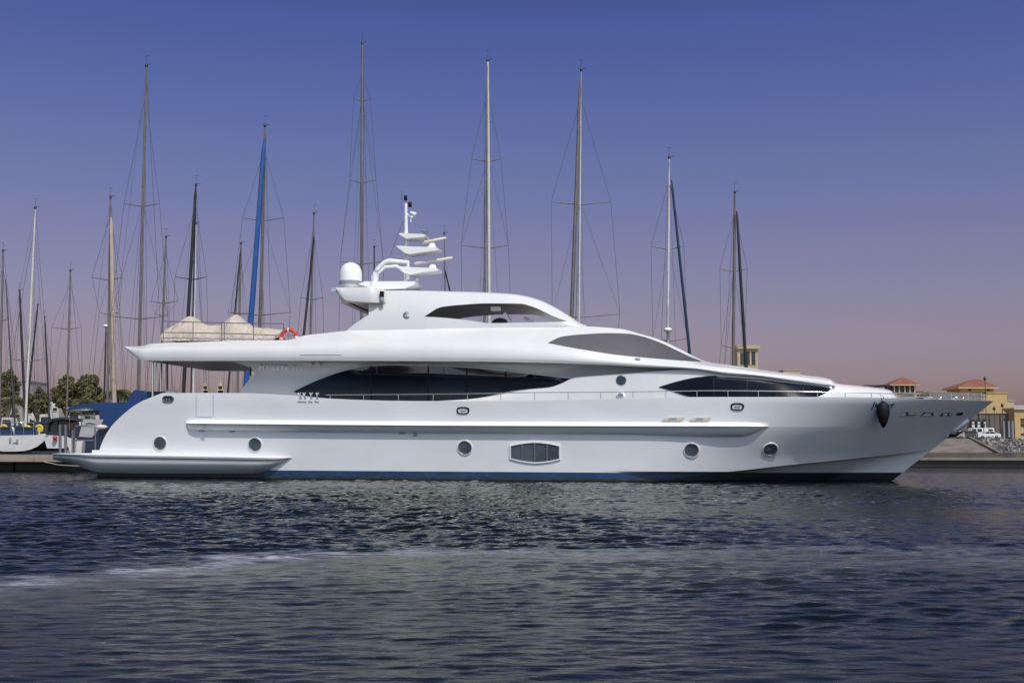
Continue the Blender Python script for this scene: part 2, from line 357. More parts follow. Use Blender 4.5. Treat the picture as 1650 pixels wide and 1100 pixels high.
for px, py in [(258, 714), (411, 716), (749, 721), (1114, 725), (1241, 724)]:
    fr = hframe(px, py); assert fr[3].y < 0
    m_ = MB(); ringpatch(m_, fr, circ(.315), circ(.275), .0, .03); pf = m_.build('porthole', gelh, P)
    m_ = MB(); ringpatch(m_, fr, circ(.278), circ(.232), .012, .035); m_.build('rim', dsteel, pf)
    m_ = MB(); m_.add([place(*fr, u, v, .014) for u, v in circ(.24)], [tuple(range(28))]); m_.build('glass', portglass, pf)
# big four-pane hull window
top = curve([(821, 717), (841, 713), (862, 711), (883, 713), (903, 717.5)]); bot = curve([(821, 739), (841, 744), (862, 746.3), (883, 744.5), (903, 740)])
def hp(px, py, off): return onhull(px, py, off)
m_ = MB(); pxs = np.linspace(821, 903, 24)
outer = [(p, top(p)) for p in pxs]+[(p, bot(p)) for p in pxs[::-1]]
cx, cy = 862, 729
inner = [(cx+(a-cx)*.955, cy+(b_-cy)*.88) for a, b_ in outer]
m_.grid([[hp(a, b_, 0) for a, b_ in outer], [hp(a, b_, .05) for a, b_ in outer], [hp(a, b_, .05) for a, b_ in inner], [hp(a, b_, .01) for a, b_ in inner]], 0, False, True)
hw_ = m_.build('hull_window', whitep, P)
m_ = MB(); m_.grid([[hp(p, top(p)+1, .012) for p in pxs], [hp(p, bot(p)-1, .012) for p in pxs]]); m_.build('glass', portglass, hw_)
for xm_ in (821.5+2.5, 841.5, 861.5, 881.5, 900.5):
    m_ = MB(); w_ = 1.2
    m_.grid([[hp(xm_-w_, top(xm_)+2, .02), hp(xm_-w_, top(xm_)+2, .05), hp(xm_+w_, top(xm_)+2, .05), hp(xm_+w_, top(xm_)+2, .02)], [hp(xm_-w_, bot(xm_)-2, .02), hp(xm_-w_, bot(xm_)-2, .05), hp(xm_+w_, bot(xm_)-2, .05), hp(xm_+w_, bot(xm_)-2, .02)]], 0, False)
    m_.build('mullion', dsteel, hw_)
# oval fairleads with cleat horns
for px, py, inn_m, lab in [(271, 642.5, navy, None), (746, 661, whitep, None), (1188, 654.8, whitep, None)]:
    fr = hframe(px, py); m_ = MB(); ringpatch(m_, fr, circ(.26, 28, 1, .55, .7), circ(.20, 28, 1, .50, .7), 0, .04); fl = m_.build('fairlead', dsteel if inn_m is navy else black, P)
    m_ = MB(); m_.add([place(*fr, u, v, .006) for u, v in circ(.205, 28, 1, .52, .7)], [tuple(range(28))]); m_.build('opening', inn_m, fl)
    m_ = MB()
    for u in (-.05, .05): m_.tube([place(*fr, u, -.09, .02), place(*fr, u, .0, .02)], .014)
    m_.tube([place(*fr, -.12, .0, .02), place(*fr, .12, .0, .02)], .012); m_.build('cleat', steel if inn_m is navy else greyp, fl)
# louvres above the rub rail
for (a, b_, c_) in [(1067, 1103, 0), (1111, 1146, 1)]:
    m_ = MB(); q = [(a, 677), (a+6, 672), (b_, 671.5), (b_-5, 677)]
    m_.grid([[hp(u, v, 0) for u, v in q], [hp(u, v, .05) for u, v in q]], 0, False, True); m_.add([hp(u, v, .05) for u, v in q], [(0, 1, 2, 3)])
    lv = m_.build('air_intake', beigep, P); m_ = MB()
    q = [(a+9, 676), (a+12, 673.7), (b_-12, 673.5), (b_-14, 676)]; m_.add([hp(u, v, .056) for u, v in q], [(0, 1, 2, 3)]); m_.build('slot', greyp, lv)
def hbox(name, px, py, w, h, off, mat_, par):
    m_ = MB(); ns = 8 if max(w, h) > 15 else 1; us = np.linspace(px-w/2, px+w/2, ns+1) if w > h else (px-w/2, px+w/2); vs_ = np.linspace(py+h/2, py-h/2, ns+1) if h >= w else (py+h/2, py-h/2)
    q = [(us[0], v) for v in vs_]+[(u, vs_[-1]) for u in us[1:]]+[(us[-1], v) for v in vs_[::-1][1:]]+[(u, vs_[0]) for u in us[::-1][1:-1]]
    m_.grid([[hp(u, v, off-.06) for u, v in q], [hp(u, v, off) for u, v in q]], 0, False, True); m_.grid([[hp(u, v, off) for u in us] for v in vs_], 0, False)
    return m_.build(name, mat_, par)
for a in [(374, 694.5, 9, 3), (325, 693.5, 9, 3), (648, 697.5, 9, 3), (669, 699.5, 6, 6)]: hbox('vent', *a, .03, greyp, P)
# boarding gate outline
for a in [(316, 653, .8, 36), (343.5, 653, .8, 36), (330, 671.5, 24, .8)]: hbox('gate_seam', *a, .006, greyp, P)
# freeing ports in the bow bulwark
for i, q in enumerate([[(1451, 670.5), (1456, 663.5), (1476, 664.5), (1474, 670.5)], [(1483, 670.5), (1489, 663.8), (1504, 665), (1503, 670.5)], [(1514, 670), (1519, 665), (1535, 664.5), (1532, 670.5)], [(1541, 669), (1543, 664.8), (1552.5, 663.8), (1550, 669)]]):
    m_ = MB(); m_.add([hp(u, v, .008) for u, v in q], [(0, 1, 2, 3)]); m_.grid([[hp(u, v, 0) for u, v in q], [hp(u, v, .02) for u, v in q]], 0, False, True)
    fp = m_.build('freeing_port', [portglass if i != 3 else navy], P)
    w = [[(1451.5, 670), (1456, 664.3), (1459, 664.3), (1460, 670)], [(1484, 670), (1492, 665), (1499, 666), (1502, 670)], [(1519, 670), (1520, 665.5), (1527, 665.5), (1526, 670)], [(1548, 665), (1552, 664), (1550, 667), (1547, 668)]][i]
    m_ = MB(); m_.add([hp(u, v, .014) for u, v in w], [(0, 1, 2, 3)])
    if i == 0: m_.add([hp(u, v, .014) for u, v in [(1463, 666), (1466, 664.5), (1475, 665.2), (1474, 667.5), (1464, 667.5)]], [(0, 1, 2, 3, 4)]); m_.add([hp(u, v, .014) for u, v in [(1462, 670), (1463, 668.8), (1474, 668.8), (1473.5, 670)]], [(0, 1, 2, 3)])
    if i == 2: m_.add([hp(u, v, .014) for u, v in [(1529, 670), (1530, 666), (1534, 665), (1531, 670)]], [(0, 1, 2, 3)])
    m_.build('painted_reflection', steel if i > 2 else whitep, fp)  # bright reflections in the openings painted as flat pale shapes
# ---- rub rail
rt = curve([(300, 682), (700, 685.3), (1000, 686.3), (1238, 686.8)]); rb_ = curve([(300, 684), (303, 690), (312, 692.5), (330, 693), (700, 697), (1000, 699), (1150, 703), (1195, 703), (1222, 695), (1238, 687.6)])
ro = curve([(300, .06), (306, .20), (320, .27), (1150, .27), (1215, .16), (1238, .01)])
pxs = np.concatenate([np.linspace(300, 330, 16), np.linspace(340, 1140, 90), np.linspace(1150, 1238, 24)])
rows = [[hp(p, rt(p)-7, 0.0) for p in pxs], [hp(p, rt(p)-2.2, ro(p)*.25) for p in pxs], [hp(p, rt(p)-.4, ro(p)*.9) for p in pxs], [hp(p, rt(p), ro(p)) for p in pxs]]
rows2 = [[hp(p, rt(p), ro(p)) for p in pxs], [hp(p, rt(p)+1.3, ro(p)*.98) for p in pxs]]
rows3 = [[hp(p, rt(p)+1.3, ro(p)*.9) for p in pxs], [hp(p, rt(p)*.4+rb_(p)*.6, ro(p)*.62) for p in pxs], [hp(p, rb_(p)-.7, ro(p)*.30) for p in pxs], [hp(p, rb_(p), -.01) for p in pxs]]
m_ = MB(); st_ = MB()
for rr in (rows, rows3): m_.grid(rr); m_.grid(mir(rr), flip=True); m_.add([r[0] for r in rr], [tuple(range(len(rr)))])
st_.grid(rows2); st_.grid(mir(rows2), flip=True); st_.add([rows2[0][0], rows2[1][0], rows3[2][0], rows3[1][0]], [(0, 1, 2, 3)])
rr_ = m_.build('rub_rail', gelh, P); st_.build('steel_strip', dsteel, rr_)
hbox('vent', 329, 687.6, 6, 5, .24, greyp, P)

# ---- generic lofted body: lines = (py(px), hw(px)), bottom to top; 'c' = crease
class Body:
    def __init__(s, lines, px0, px1, n=120, ease=False):
        s.L = lines; s.px0, s.px1, s.n = px0, px1, n
        s.pxs = px0+(px1-px0)*((1-np.cos(np.linspace(0, math.pi, n)))/2*.6+np.linspace(0, 1, n)*.4) if ease else np.linspace(px0, px1, n)
    def sec(s, px, sub=4):
        segs = [[]]
        for i, L in enumerate(s.L):
            pt = (L[0](px), L[1](px)); segs[-1].append(pt)
            if len(L) > 2 and L[2] == 'c' and 0 < i < len(s.L)-1: segs.append([pt])
        outp = []
        for g in segs:
            g = np.array(g); r = []
            for i in range(len(g)-1):
                p1 = g[i]; p2 = g[i+1]; dl_ = lambda a, b_: max(math.hypot(a[0]-b_[0], 41*(a[1]-b_[1])), 1e-3)
                h1 = dl_(p1, p2); m1 = m2 = (p2-p1)/h1
                if i > 0: h0 = dl_(g[i-1], p1); m1 = ((p1-g[i-1])/h0*h1+(p2-p1)/h1*h0)/(h0+h1)
                if i+2 < len(g): h2 = dl_(p2, g[i+2]); m2 = ((p2-p1)/h1*h2+(g[i+2]-p2)/h2*h1)/(h1+h2)
                for k in range(sub):
                    t_ = k/sub; r.append((2*t_**3-3*t_*t_+1)*p1+(t_**3-2*t_*t_+t_)*h1*m1+(-2*t_**3+3*t_*t_)*p2+(t_**3-t_*t_)*h1*m2)
            r.append(g[-1]); outp.append(np.array(r))
        return outp
    def hwat(s, px, py):
        a = np.concatenate(s.sec(px)); o = np.argsort(a[:, 0]); return float(np.interp(py, a[o, 0], a[o, 1]))
    def pt(s, px, py, off=0.): return Q(px, py, -(s.hwat(px, py)+off))
    def mesh(s, mb_, mi=0, top_=True, under=False, camber=.12, umi=0, endcap=(True, True), mirror=True):
        cols = [s.sec(p) for p in s.pxs]; lastrow = None
        for k in range(len(cols[0])):
            rows = [[Q(px, c[k][i][0], -c[k][i][1]) for px, c in zip(s.pxs, cols)] for i in range(len(cols[0][k]))]
            mb_.grid(rows, mi)
            if mirror: mb_.grid(mir(rows), mi, flip=True)
            for e_, on in ((0, endcap[0]), (-1, endcap[1])):
                if on:
                    a_ = [r[e_] for r in rows]; mb_.grid([a_, [Vector((p.x, -p.y, p.z)) for p in a_]], mi, False)
            if k == 0: first = rows[0]
            lastrow = rows[-1]
        if top_:
            rws = [lastrow]+[[Vector((p.x, p.y*(1-t_), p.z+camber*(1-(1-t_)**2))) for p in lastrow] for t_ in (.3, .65, 1)]
            mb_.grid(rws, mi); mb_.grid(mir(rws), mi, flip=True)
        if under:
            rws = [first]+[[Vector((p.x, p.y*t_, p.z)) for p in first] for t_ in (.93,)]; mb_.grid(rws, mi, False); mb_.grid(mir(rws), mi, False, flip=True)
            rws = [rws[1]]+[[Vector((p.x, 0, p.z)) for p in first]]; mb_.grid(rws, umi, False); mb_.grid(mir(rws), umi, False, flip=True)
def K(v): return lambda px: v
def sub(f, d): return lambda px: f(px)+d
def wpatch(body, upper, lower, px0, px1, off, n_=60, nv_=6, inward=.0, mirror=False):
    m_ = MB(); pxs_ = px0+(px1-px0)*(1-np.cos(np.linspace(0, math.pi, n_)))/2
    rows = [[body.pt(p, upper(p)*(1-v)+lower(p)*v, off) for p in pxs_] for v in np.linspace(0, 1, nv_)]
    back = [[body.pt(p, upper(p), off-.04) for p in pxs_], rows[0]], [rows[-1], [body.pt(p, lower(p), off-.04) for p in pxs_]]
    m_.grid(rows)
    for bk in back: m_.grid(bk, 0, False)
    if mirror:
        m_.grid(mir(rows), flip=True)
        for bk in back: m_.grid(mir(bk), 0, False, flip=True)
    return m_

# upper deck and pilot house
L1 = curve([(201, 558.4), (210, 568), (221, 577), (232, 580.6), (300, 581), (520, 581), (743, 582), (879, 584.5), (970, 587.5), (1032, 591), (1117, 594.8), (1171, 602.5), (1214, 605.5), (1274, 613.5), (1335, 621), (1346, 622)])
H1 = curve([(201, 2.9), (232, 3.3), (600, 3.45), (900, 3.4), (1032, 3.22), (1117, 3.14), (1214, 3.0), (1300, 2.6), (1346, 2.0)])
L4 = curve([(201, 557.8), (231, 557.3), (240, 554), (311, 551), (398, 548.3), (464, 547.7), (490, 540.5), (520, 537), (558, 533), (650, 530), (773, 527), (864, 526), (941, 526), (1001, 530), (1032, 538), (1062, 547), (1092, 560.5), (1123, 576), (1137, 582), (1183, 589), (1244, 598), (1305, 605.5), (1335, 610), (1346, 616)])
H4 = curve([(201, 2.75), (240, 2.95), (398, 3.0), (464, 2.95), (520, 2.6), (620, 2.35), (900, 2.25), (1001, 2.1), (1062, 2.05), (1123, 2.2), (1183, 2.45), (1244, 2.35), (1305, 2.1), (1346, 1.6)])
LC = curve([(201, 558.1), (231, 563), (245, 562), (464, 560), (600, 557), (682, 557.5), (773, 559.5), (864, 564), (941, 571), (1032, 580.5), (1117, 588.5), (1183, 595.5), (1244, 602.5), (1305, 610), (1335, 614.5), (1346, 619)])
HC = lambda px: H1(px)+.10-.04*min(max((px-232)/300, 0), 1)
b2 = lambda px: H1(px)+.13
Lb = lambda px: L1(px)*.72+LC(px)*.28
Lmid = lambda px: LC(px)*.5+L4(px)*.5
dome = curve([(201, .05), (464, .05), (600, .24), (900, .22), (1032, .20), (1123, .10), (1346, .08)])
Hmid = lambda px: (HC(px)+H4(px))*.5+dome(px)*.5
upper = Body([(L1, b2), (Lb, lambda px: H1(px)+.16), (LC, HC), (Lmid, Hmid), (L4, H4)], 201, 1346, 240)
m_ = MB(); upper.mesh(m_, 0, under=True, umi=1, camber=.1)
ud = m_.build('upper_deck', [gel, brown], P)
# body above: sundeck coaming + hardtop
# main deckhouse
dk_py = curve([(385, 640), (531, 652), (728, 655), (971, 652), (1345, 650)])
m_ = MB()
dl = [(lambda t_: (385+(1340-385)*t_), dk_py, lambda px: 2.62 if px < 1000 else 2.62-.3*(px-1000)/345),
      (lambda t_: (387+(1340-387)*t_), curve([(385, 630), (1345, 630)]), lambda px: 2.64 if px < 1000 else 2.64-.45*(px-1000)/345),
      (lambda t_: (400+(1340-400)*t_), curve([(385, 613), (1345, 613)]), lambda px: 2.68 if px < 1000 else 2.68-.45*(px-1000)/345),
      (lambda t_: (412+(1340-412)*t_), lambda px: max(602+4*(px-385)/960, L1(px)+3), lambda px: 2.76 if px < 1000 else 2.76-.65*(px-1000)/345),
      (lambda t_: (402+(1340-402)*t_), lambda px: max(591+13*(px-385)/960, L1(px)+1.5), lambda px: 2.92 if px < 1000 else 2.92-.9*(px-1000)/345),
      (lambda t_: (368+(1340-368)*t_), lambda px: L1(px)-.8, lambda px: min(3.15, H1(px)-.1))]
class House(Body):
    def sec(s, px, sub=4): return [np.array([(f(px), h(px)) for _, f, h in dl])]
house = House([], 385, 1340)
rows = [[Q(fx(t_), f(fx(t_)), -h(fx(t_))) for t_ in np.linspace(0, 1, 120)] for fx, f, h in dl]
m_.grid(rows); m_.grid(mir(rows), flip=True); a_ = [r[2] for r in rows]
aft = [Vector((r[6].x+.3, r[6].y, r[6].z)) for r in rows]; m_.grid([aft, [Vector((p.x, -p.y, p.z)) for p in aft]], 0, False)
dh = m_.build('deckhouse', gel, P)
wu = curve([(473, 630.5), (515, 611), (561, 596), (597, 588.7), (640, 588.3), (682, 589), (773, 594), (834, 600.6), (894, 607.5), (921, 610.5)])
wl = curve([(473, 630.8), (485, 635.5), (531, 642.5), (600, 648), (697, 648), (773, 640), (834, 628), (879, 624.5), (903, 619.5), (921, 610.8)])
m_ = wpatch(house, wu, wl, 473, 921, .02, 90); sw = m_.pair('saloon_window', glass, P)
wuo = lambda px: wu(px)-1.6; 
m_ = wpatch(house, lambda p: wu(min(max(p, 473), 921))-2.0, lambda p: wu(min(max(p, 473), 921))-.2, 470, 924, .05, 90, 2); m_.pair('window_trim', gel, sw)
for xm_ in (598, 690, 752, 815): m_ = wpatch(house, wu, wl, xm_-1.2, xm_+1.2, .027, 3); m_.pair('mullion', black, sw)
# sunlit raised side forward with the owner's cabin window
wt = curve([(800, 640), (850, 627.5), (886, 623.8), (905, 617.5), (917, 611.5), (932, 607.3), (986, 603.3), (1047, 598.8), (1117, 595), (1171, 602.5), (1214, 605.5), (1274, 613.5), (1335, 621), (1342, 623)])
def hbs(px, d): q = onhull(px, 640); return hb(q.x, 3.1)-d
wbh = curve([(p, hbs(p, .32)) for p in (690, 800, 900, 1000, 1100, 1180, 1260, 1342)])
wth = lambda px: min(wbh(px)-.10, H1(px)-.02) if px < 1117 else min(wbh(px)-.12, H1(px)-.015)
wing = Body([(curve([(690, 654), (1342, 650)]), wbh), (lambda px: wt(px)*.5+325, lambda px: (wbh(px)+wth(px))/2+.02), (lambda px: wt(px), wth, 'c'), (lambda px: wt(px)+.4, lambda px: wth(px)-.14)], 700, 1341, 260)
wt0 = wt; wt2 = curve([(700, 646), (760, 642.5), (800, 636.5), (834, 630), (850, 627.5)])
def wt(px): return wt2(px) if px < 850 else wt0(px)
m_ = MB(); wing.mesh(m_, 0, top_=False, endcap=(False, True)); side = m_.build('raised_bulwark', gel, P)
w2u = curve([(1062, 623), (1092, 614), (1123, 607.5), (1153, 604.8), (1175, 604.3), (1214, 607.3), (1274, 615), (1335, 622), (1341, 623.5)])
w2l = curve([(1062, 623.3), (1080, 629), (1108, 638), (1140, 644), (1300, 643), (1320, 637.5), (1335, 629.5), (1341, 624)])
m_ = wpatch(wing, w2u, w2l, 1062, 1341, .03, 110, 10); ow = m_.pair('cabin_window', M('cabin_glass', (.010, .014, .026), .25, var=.5, vscale=.8, spec=.04), P)
for xm_ in (1150, 1204, 1252, 1295): m_ = wpatch(wing, w2u, w2l, xm_-.8, xm_+.8, .034, 3); m_.pair('mullion', black, ow)
# side door seam and its round window
for a in [(986.5, 595, .8, 0), (1014, 595, .8, 0)]:
    m_ = wpatch(wing, K(604), K(640), a[0]-.35, a[0]+.35, .006, 2, 2); m_.pair('door_seam', greyp, P)
m_ = wpatch(wing, K(604.5), K(605.2), 986, 1014, .006, 2, 2); m_.pair('door_seam', greyp, P)
c_ = wing.pt(1001, 612, .02); c2_ = wing.pt(1001, 606, .02); ax_ = Vector((0, -1, .08))
m_ = MB(); m_.lathe(c_, [(.20, -.02), (.20, .012), (.17, .02)], 24, ax=ax_); rw = m_.build('round_window', dsteel, P)
m_ = MB(); m_.lathe(c_, [(.175, .012), (.001, .014)], 24, ax=ax_); m_.build('glass', glass, rw)
m_ = MB(); c_ = wing.pt(1000, 637, .03); m_.lathe(c_, [(.16, -.05), (.16, .03), (.11, .05), (.001, .05)], 18, ax=ax_); 
for k in range(5): m_.obox(c_+ax_*.055, (.02, .01, .12), Matrix.Rotation(k*math.pi/5, 3, 'Y'), 1)
m_.build('deck_light', [letter, greyp], P)
# pilot house window with mesh cover
pu = curve([(883, 552), (904.5, 542.4), (941, 538.3), (980, 536.5), (1014, 537.6), (1032, 541.0), (1062, 551), (1092, 565), (1110, 573.5), (1132, 582.4)])
pl = curve([(883, 552.2), (911, 557.6), (947, 563.8), (995, 571), (1092, 580), (1132, 583)])
m_ = wpatch(upper, pu, pl, 883, 1131, .018, 70); m_.pair('pilothouse_window', mesh_cover, P)
m_ = wpatch(upper, K(571.2), K(571.9), 483, 550, .012, 10, 2); m_.pair('name_plate_seam', greyp, P)
m_ = MB(); c_ = upper.pt(1027, 579, .0); m_.ball(c_, .085, 8, sc=(1.4, .5, .8)); m_.build('navigation_light', greyp, P)
# forward trunk
tt = curve([(1330, 611), (1348, 617.3), (1400, 623), (1425, 626.5), (1436, 629.5), (1446, 641), (1450, 646)])
trunk = Body([(curve([(1330, 652), (1450, 650)]), curve([(1330, 2.3), (1400, 1.8), (1436, 1.35), (1450, .6)])), (lambda p: tt(p)*.6+646*.4, curve([(1330, 2.2), (1400, 1.72), (1436, 1.25), (1450, .55)])), (lambda p: tt(p)+1.0, curve([(1330, 1.75), (1400, 1.35), (1436, .9), (1450, .45)])), (tt, curve([(1330, 1.5), (1400, 1.1), (1436, .6), (1450, .3)]))], 1330, 1450, 50)
m_ = MB(); trunk.mesh(m_, 0, camber=.05); m_.build('fore_trunk', gel, P)

# ---- hardtop
RT = curve([(594, 470), (621, 470), (712, 471.3), (773, 473), (818, 475.3), (849, 480), (870, 486.5), (894, 498), (918, 512.5), (937, 524.5), (946, 527)])
RH = curve([(558, 2.25), (594, 2.1), (712, 1.9), (849, 1.82), (918, 1.95), (946, 2.1)])
base = curve([(556, 536), (650, 533), (773, 530), (864, 529), (946, 529)])
BH = curve([(556, 2.42), (650, 2.38), (900, 2.30), (946, 2.15)])
aftu = curve([(556, 534.5), (566, 526), (580, 516), (594, 508.5), (594.2, 508.5)])
ht = curve([(683.6, 509.5), (711, 494.5), (742, 491), (787, 488.5), (838, 489), (860, 494.5), (878, 502.7), (896, 511), (914.5, 517.8)])
hbm = curve([(683.6, 510), (714.5, 511.8), (742, 514.5), (769, 518), (787, 520.5), (842, 519.5), (914.5, 518.2)])
def hth(px, py):                         # half width of the arch side, leaning inwards upwards
    k = min(max((base(px)-py)/(base(px)-RT(px)+1e-6), 0), 1) if px < 944 else 0
    return BH(px)+(RH(px)-BH(px))*(k**1.3)+.10*math.sin(math.pi*min(k, 1))
m_ = MB()
def panel(u, l_, a, b_, n_, nv_=8):
    pxs_ = np.linspace(a, b_, n_)
    rows = [[Q(p, u(p)*(1-v)+l_(p)*v, -hth(p, u(p)*(1-v)+l_(p)*v)) for p in pxs_] for v in np.linspace(0, 1, nv_)]
    inner_ = [[Vector((p.x, p.y+.09, p.z)) for p in r] for r in rows]
    for g, fl in ((rows, False), (inner_, True)): m_.grid(g, 0, flip=fl); m_.grid(mir(g), 0, flip=not fl)
    for g in ([rows[0], inner_[0]], [rows[-1], inner_[-1]], [[r[0] for r in rows], [r[0] for r in inner_]], [[r[-1] for r in rows], [r[-1] for r in inner_]]):
        m_.grid(g, 0, False); m_.grid(mir(g), 0, False)
panel(aftu, base, 556, 594, 14); panel(RT, base, 594, 683.6, 30, 14); panel(RT, ht, 683.6, 914.5, 70, 6); panel(hbm, base, 683.6, 914.5, 60, 4); panel(RT, base, 914.5, 945, 12, 4)
m_.build('hardtop_arch', gel, P)
# roof slab with rounded shoulder and brown ceiling
m_ = MB(); pxs_ = np.linspace(594, 862, 56)
edge_ = [Q(p, RT(p), -RH(p)) for p in pxs_]
tops = [[Vector((p.x, p.y*k, p.z+c)) for p in edge_] for k, c in ((1.0, 0), (.96, .05), (.85, .10), (.5, .15), (0, .17))]
m_.grid(tops); m_.grid(mir(tops), flip=True)
front_ = np.linspace(862, 945, 22); ef = [Q(p, RT(p), -RH(p)) for p in front_]; wsm = MB()
for ks in ((1.0, 0), (.96, .05), (.90, .09)), : fr_ = [[Vector((p.x, p.y*k, p.z+c)) for p in ef] for k, c in ks]; m_.grid(fr_); m_.grid(mir(fr_), flip=True)
wr_ = [[Vector((p.x, p.y*k, p.z+c)) for p in ef] for k, c in ((.90, .085), (.5, .145), (0, .165))]; wsm.grid(wr_); wsm.grid(mir(wr_), flip=True)
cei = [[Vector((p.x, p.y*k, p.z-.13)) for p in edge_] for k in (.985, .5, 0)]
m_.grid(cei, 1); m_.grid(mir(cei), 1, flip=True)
# aft wing of the hardtop
fb = curve([(540.5, 464.5), (549, 476.6), (559, 484), (594.5, 486.8), (622, 488)])
ftp = curve([(540.5, 463), (585, 462.3), (608, 464), (616, 466.5), (622, 471)])
fh = curve([(540.5, 2.3), (549, 2.5), (594, 2.62), (622, 2.25)])
pxs_ = np.linspace(540.5, 622, 24)
rows = [[Q(p, fb(p)*(1-v)+ftp(p)*v, -(fh(p)+.05*math.sin(math.pi*v)-.1*v)) for p in pxs_] for v in np.linspace(0, 1, 7)]
m_.grid(rows); m_.grid(mir(rows), flip=True)
tp = [rows[-1], [Vector((p.x, p.y*.9, p.z+.03)) for p in rows[-1]], [Vector((p.x, 0, p.z+.06)) for p in rows[-1]]]; m_.grid(tp); m_.grid(mir(tp), flip=True)
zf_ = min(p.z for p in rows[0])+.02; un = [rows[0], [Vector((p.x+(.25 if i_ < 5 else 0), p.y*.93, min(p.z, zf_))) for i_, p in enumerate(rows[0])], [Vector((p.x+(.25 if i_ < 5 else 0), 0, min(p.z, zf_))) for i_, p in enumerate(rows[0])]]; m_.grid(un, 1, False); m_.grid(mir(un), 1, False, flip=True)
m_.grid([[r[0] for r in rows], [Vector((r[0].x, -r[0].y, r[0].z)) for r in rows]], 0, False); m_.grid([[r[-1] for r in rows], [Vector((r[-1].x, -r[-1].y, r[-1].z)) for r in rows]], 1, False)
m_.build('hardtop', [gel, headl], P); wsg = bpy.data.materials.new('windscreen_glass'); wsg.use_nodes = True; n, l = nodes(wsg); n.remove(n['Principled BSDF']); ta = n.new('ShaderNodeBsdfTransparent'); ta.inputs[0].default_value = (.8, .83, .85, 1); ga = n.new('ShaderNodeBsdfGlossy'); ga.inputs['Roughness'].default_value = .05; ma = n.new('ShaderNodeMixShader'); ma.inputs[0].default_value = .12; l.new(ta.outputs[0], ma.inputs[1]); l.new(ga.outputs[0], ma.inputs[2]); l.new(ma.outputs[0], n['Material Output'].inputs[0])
wsm.build('windscreen', wsg, P)
m_ = MB(); q = Q(538, 467, -2.3); m_.obox(q, (.10, .06, .09), Matrix.Identity(3)); m_.tube([q, q+Vector((.15, 0, -.02))], .03); m_.build('stern_light', steel, P)
m_ = MB(); q = Q(615.5, 474, -2.42); m_.box((q.x-.07, q.y-.1, q.z-.1), (q.x+.07, q.y+.1, q.z+.12)); m_.lathe(q-Vector((0, 0, .42)), [(.001, 0), (.09, .02), (.09, .28), (.06, .32)], 14, 1); m_.build('side_lamp', [black, greyp], P)
# ceiling light, helm pod and seats under the hardtop
m_ = MB(); q = Q(799, 499, -1.2); m_.box((q.x-.2, q.y-.15, q.z-.05), (q.x+.2, q.y+.15, q.z+.12)); m_.build('ceiling_speaker', whitep, P)
def obxz(p0, p1, th, y0, y1): # slanted slab between two side points
    p0, p1 = Vector(p0), Vector(p1); d = (p1-p0).normalized(); n_ = Vector((-d.z, 0, d.x))*th
    return [(p.x, p.z) for p in (p0-n_, p0+n_, p1+n_, p1-n_)], y0, y1
for a in [((814, 505), (825, 524), -.9), ((846, 512), (866, 523), .1)]:
    m_ = MB(); p0, p1 = Q(*a[0], a[2]), Q(*a[1], a[2]); pl_, y0, y1 = obxz(p0, p1, .06, a[2]-.3, a[2]+.3); m_.prism(pl_, y0, y1); m_.box((p1.x-.1, y0, p1.z-.3), (p1.x+.6, y1, p1.z-.1)); m_.build('helm_seat', gel, P)
m_ = MB(); q = Q(806, 520, .2); m_.ball((q.x, q.y, q.z-.05), .38, 10, sc=(1, 1, .7)); m_.build('helm_pod', brown, P)
# crescent emblem
def hfr(px, py): return Q(px, py, -(hth(px, py)+.02))
m_ = MB(); o_ = hfr(655, 508); sc = 1/41.
def emb(u, v): return o_+Vector((u*sc, -.01, v*sc))
ou = [emb(6.0*math.cos(t_), 6.0*math.sin(t_)) for t_ in np.linspace(R(38), R(322), 26)]; inr = [emb(1.1+4.1*math.cos(t_), 4.4*math.sin(t_)) for t_ in np.linspace(R(52), R(308), 26)]
m_.grid([ou, inr], 0, False); m_.add([emb(*p) for p in [(-1.2, 2.8), (.2, 3.2), (-.2, -1.8), (4.6, -2.2), (4.6, -3.4), (-1.8, -3.2)]], [(0, 1, 2, 5), (2, 3, 4, 5)])
m_.build('emblem', logom, P)

# ---- radome, radar arch, mast
def at(px, py, y=0.): return Q(px, py, y)
q = at(565, 461, -.2); k = 1/38.
m_ = MB(); m_.lathe(q, [(.62*.7, -.05), (.46, .0), (.46, .05)], 28); m_.lathe(q, [(18.5*k, 1.5*k+.0), (18.8*k, 4*k), (18.8*k, 8*k)], 28, 1)
m_.lathe(q, [(18.7*k, 8*k), (18.6*k, 20*k), (17.3*k, 27*k), (14.5*k, 32.5*k), (10.5*k, 36.5*k), (5.5*k, 38.8*k), (.001, 39.3*k)], 28); m_.lathe(q, [(18.5*k, 1.5*k), (13*k, 0), (12*k, -3*k)], 28)
m_.build('satellite_dome', [whitep, greyp], P)
m_ = MB(); pts = [at(585, 461.5), at(595, 457), at(675, 457), at(674, 462), at(658, 468.5), at(615, 470), at(600, 466)]; m_.prism([(p.x, p.z) for p in pts], -.75, .75); m_.build('mast_base', whitep, P)
for sy in (-.55, .55):
    m_ = MB(); m_.tube([at(604.5, 458, sy), at(604.5, 439, sy), at(608, 433.5, sy), at(620, 422.5, sy), at(627, 420, sy), at(657, 422.5, sy*.6), at(657, 450, sy*.3)], .10, 12)
    m_.tube([at(608, 452, sy), at(609, 440, sy), at(621, 430, sy), at(639, 428.7, sy), at(652, 437, sy*.5)], .065, 10); m_.build('mast_frame', whitep, P)
m_ = MB(); m_.tube([at(654.5, 468), at(654.5, 400), at(654, 328)], [.105, .09, .065], 14); mast = m_.build('mast', whitep, P)
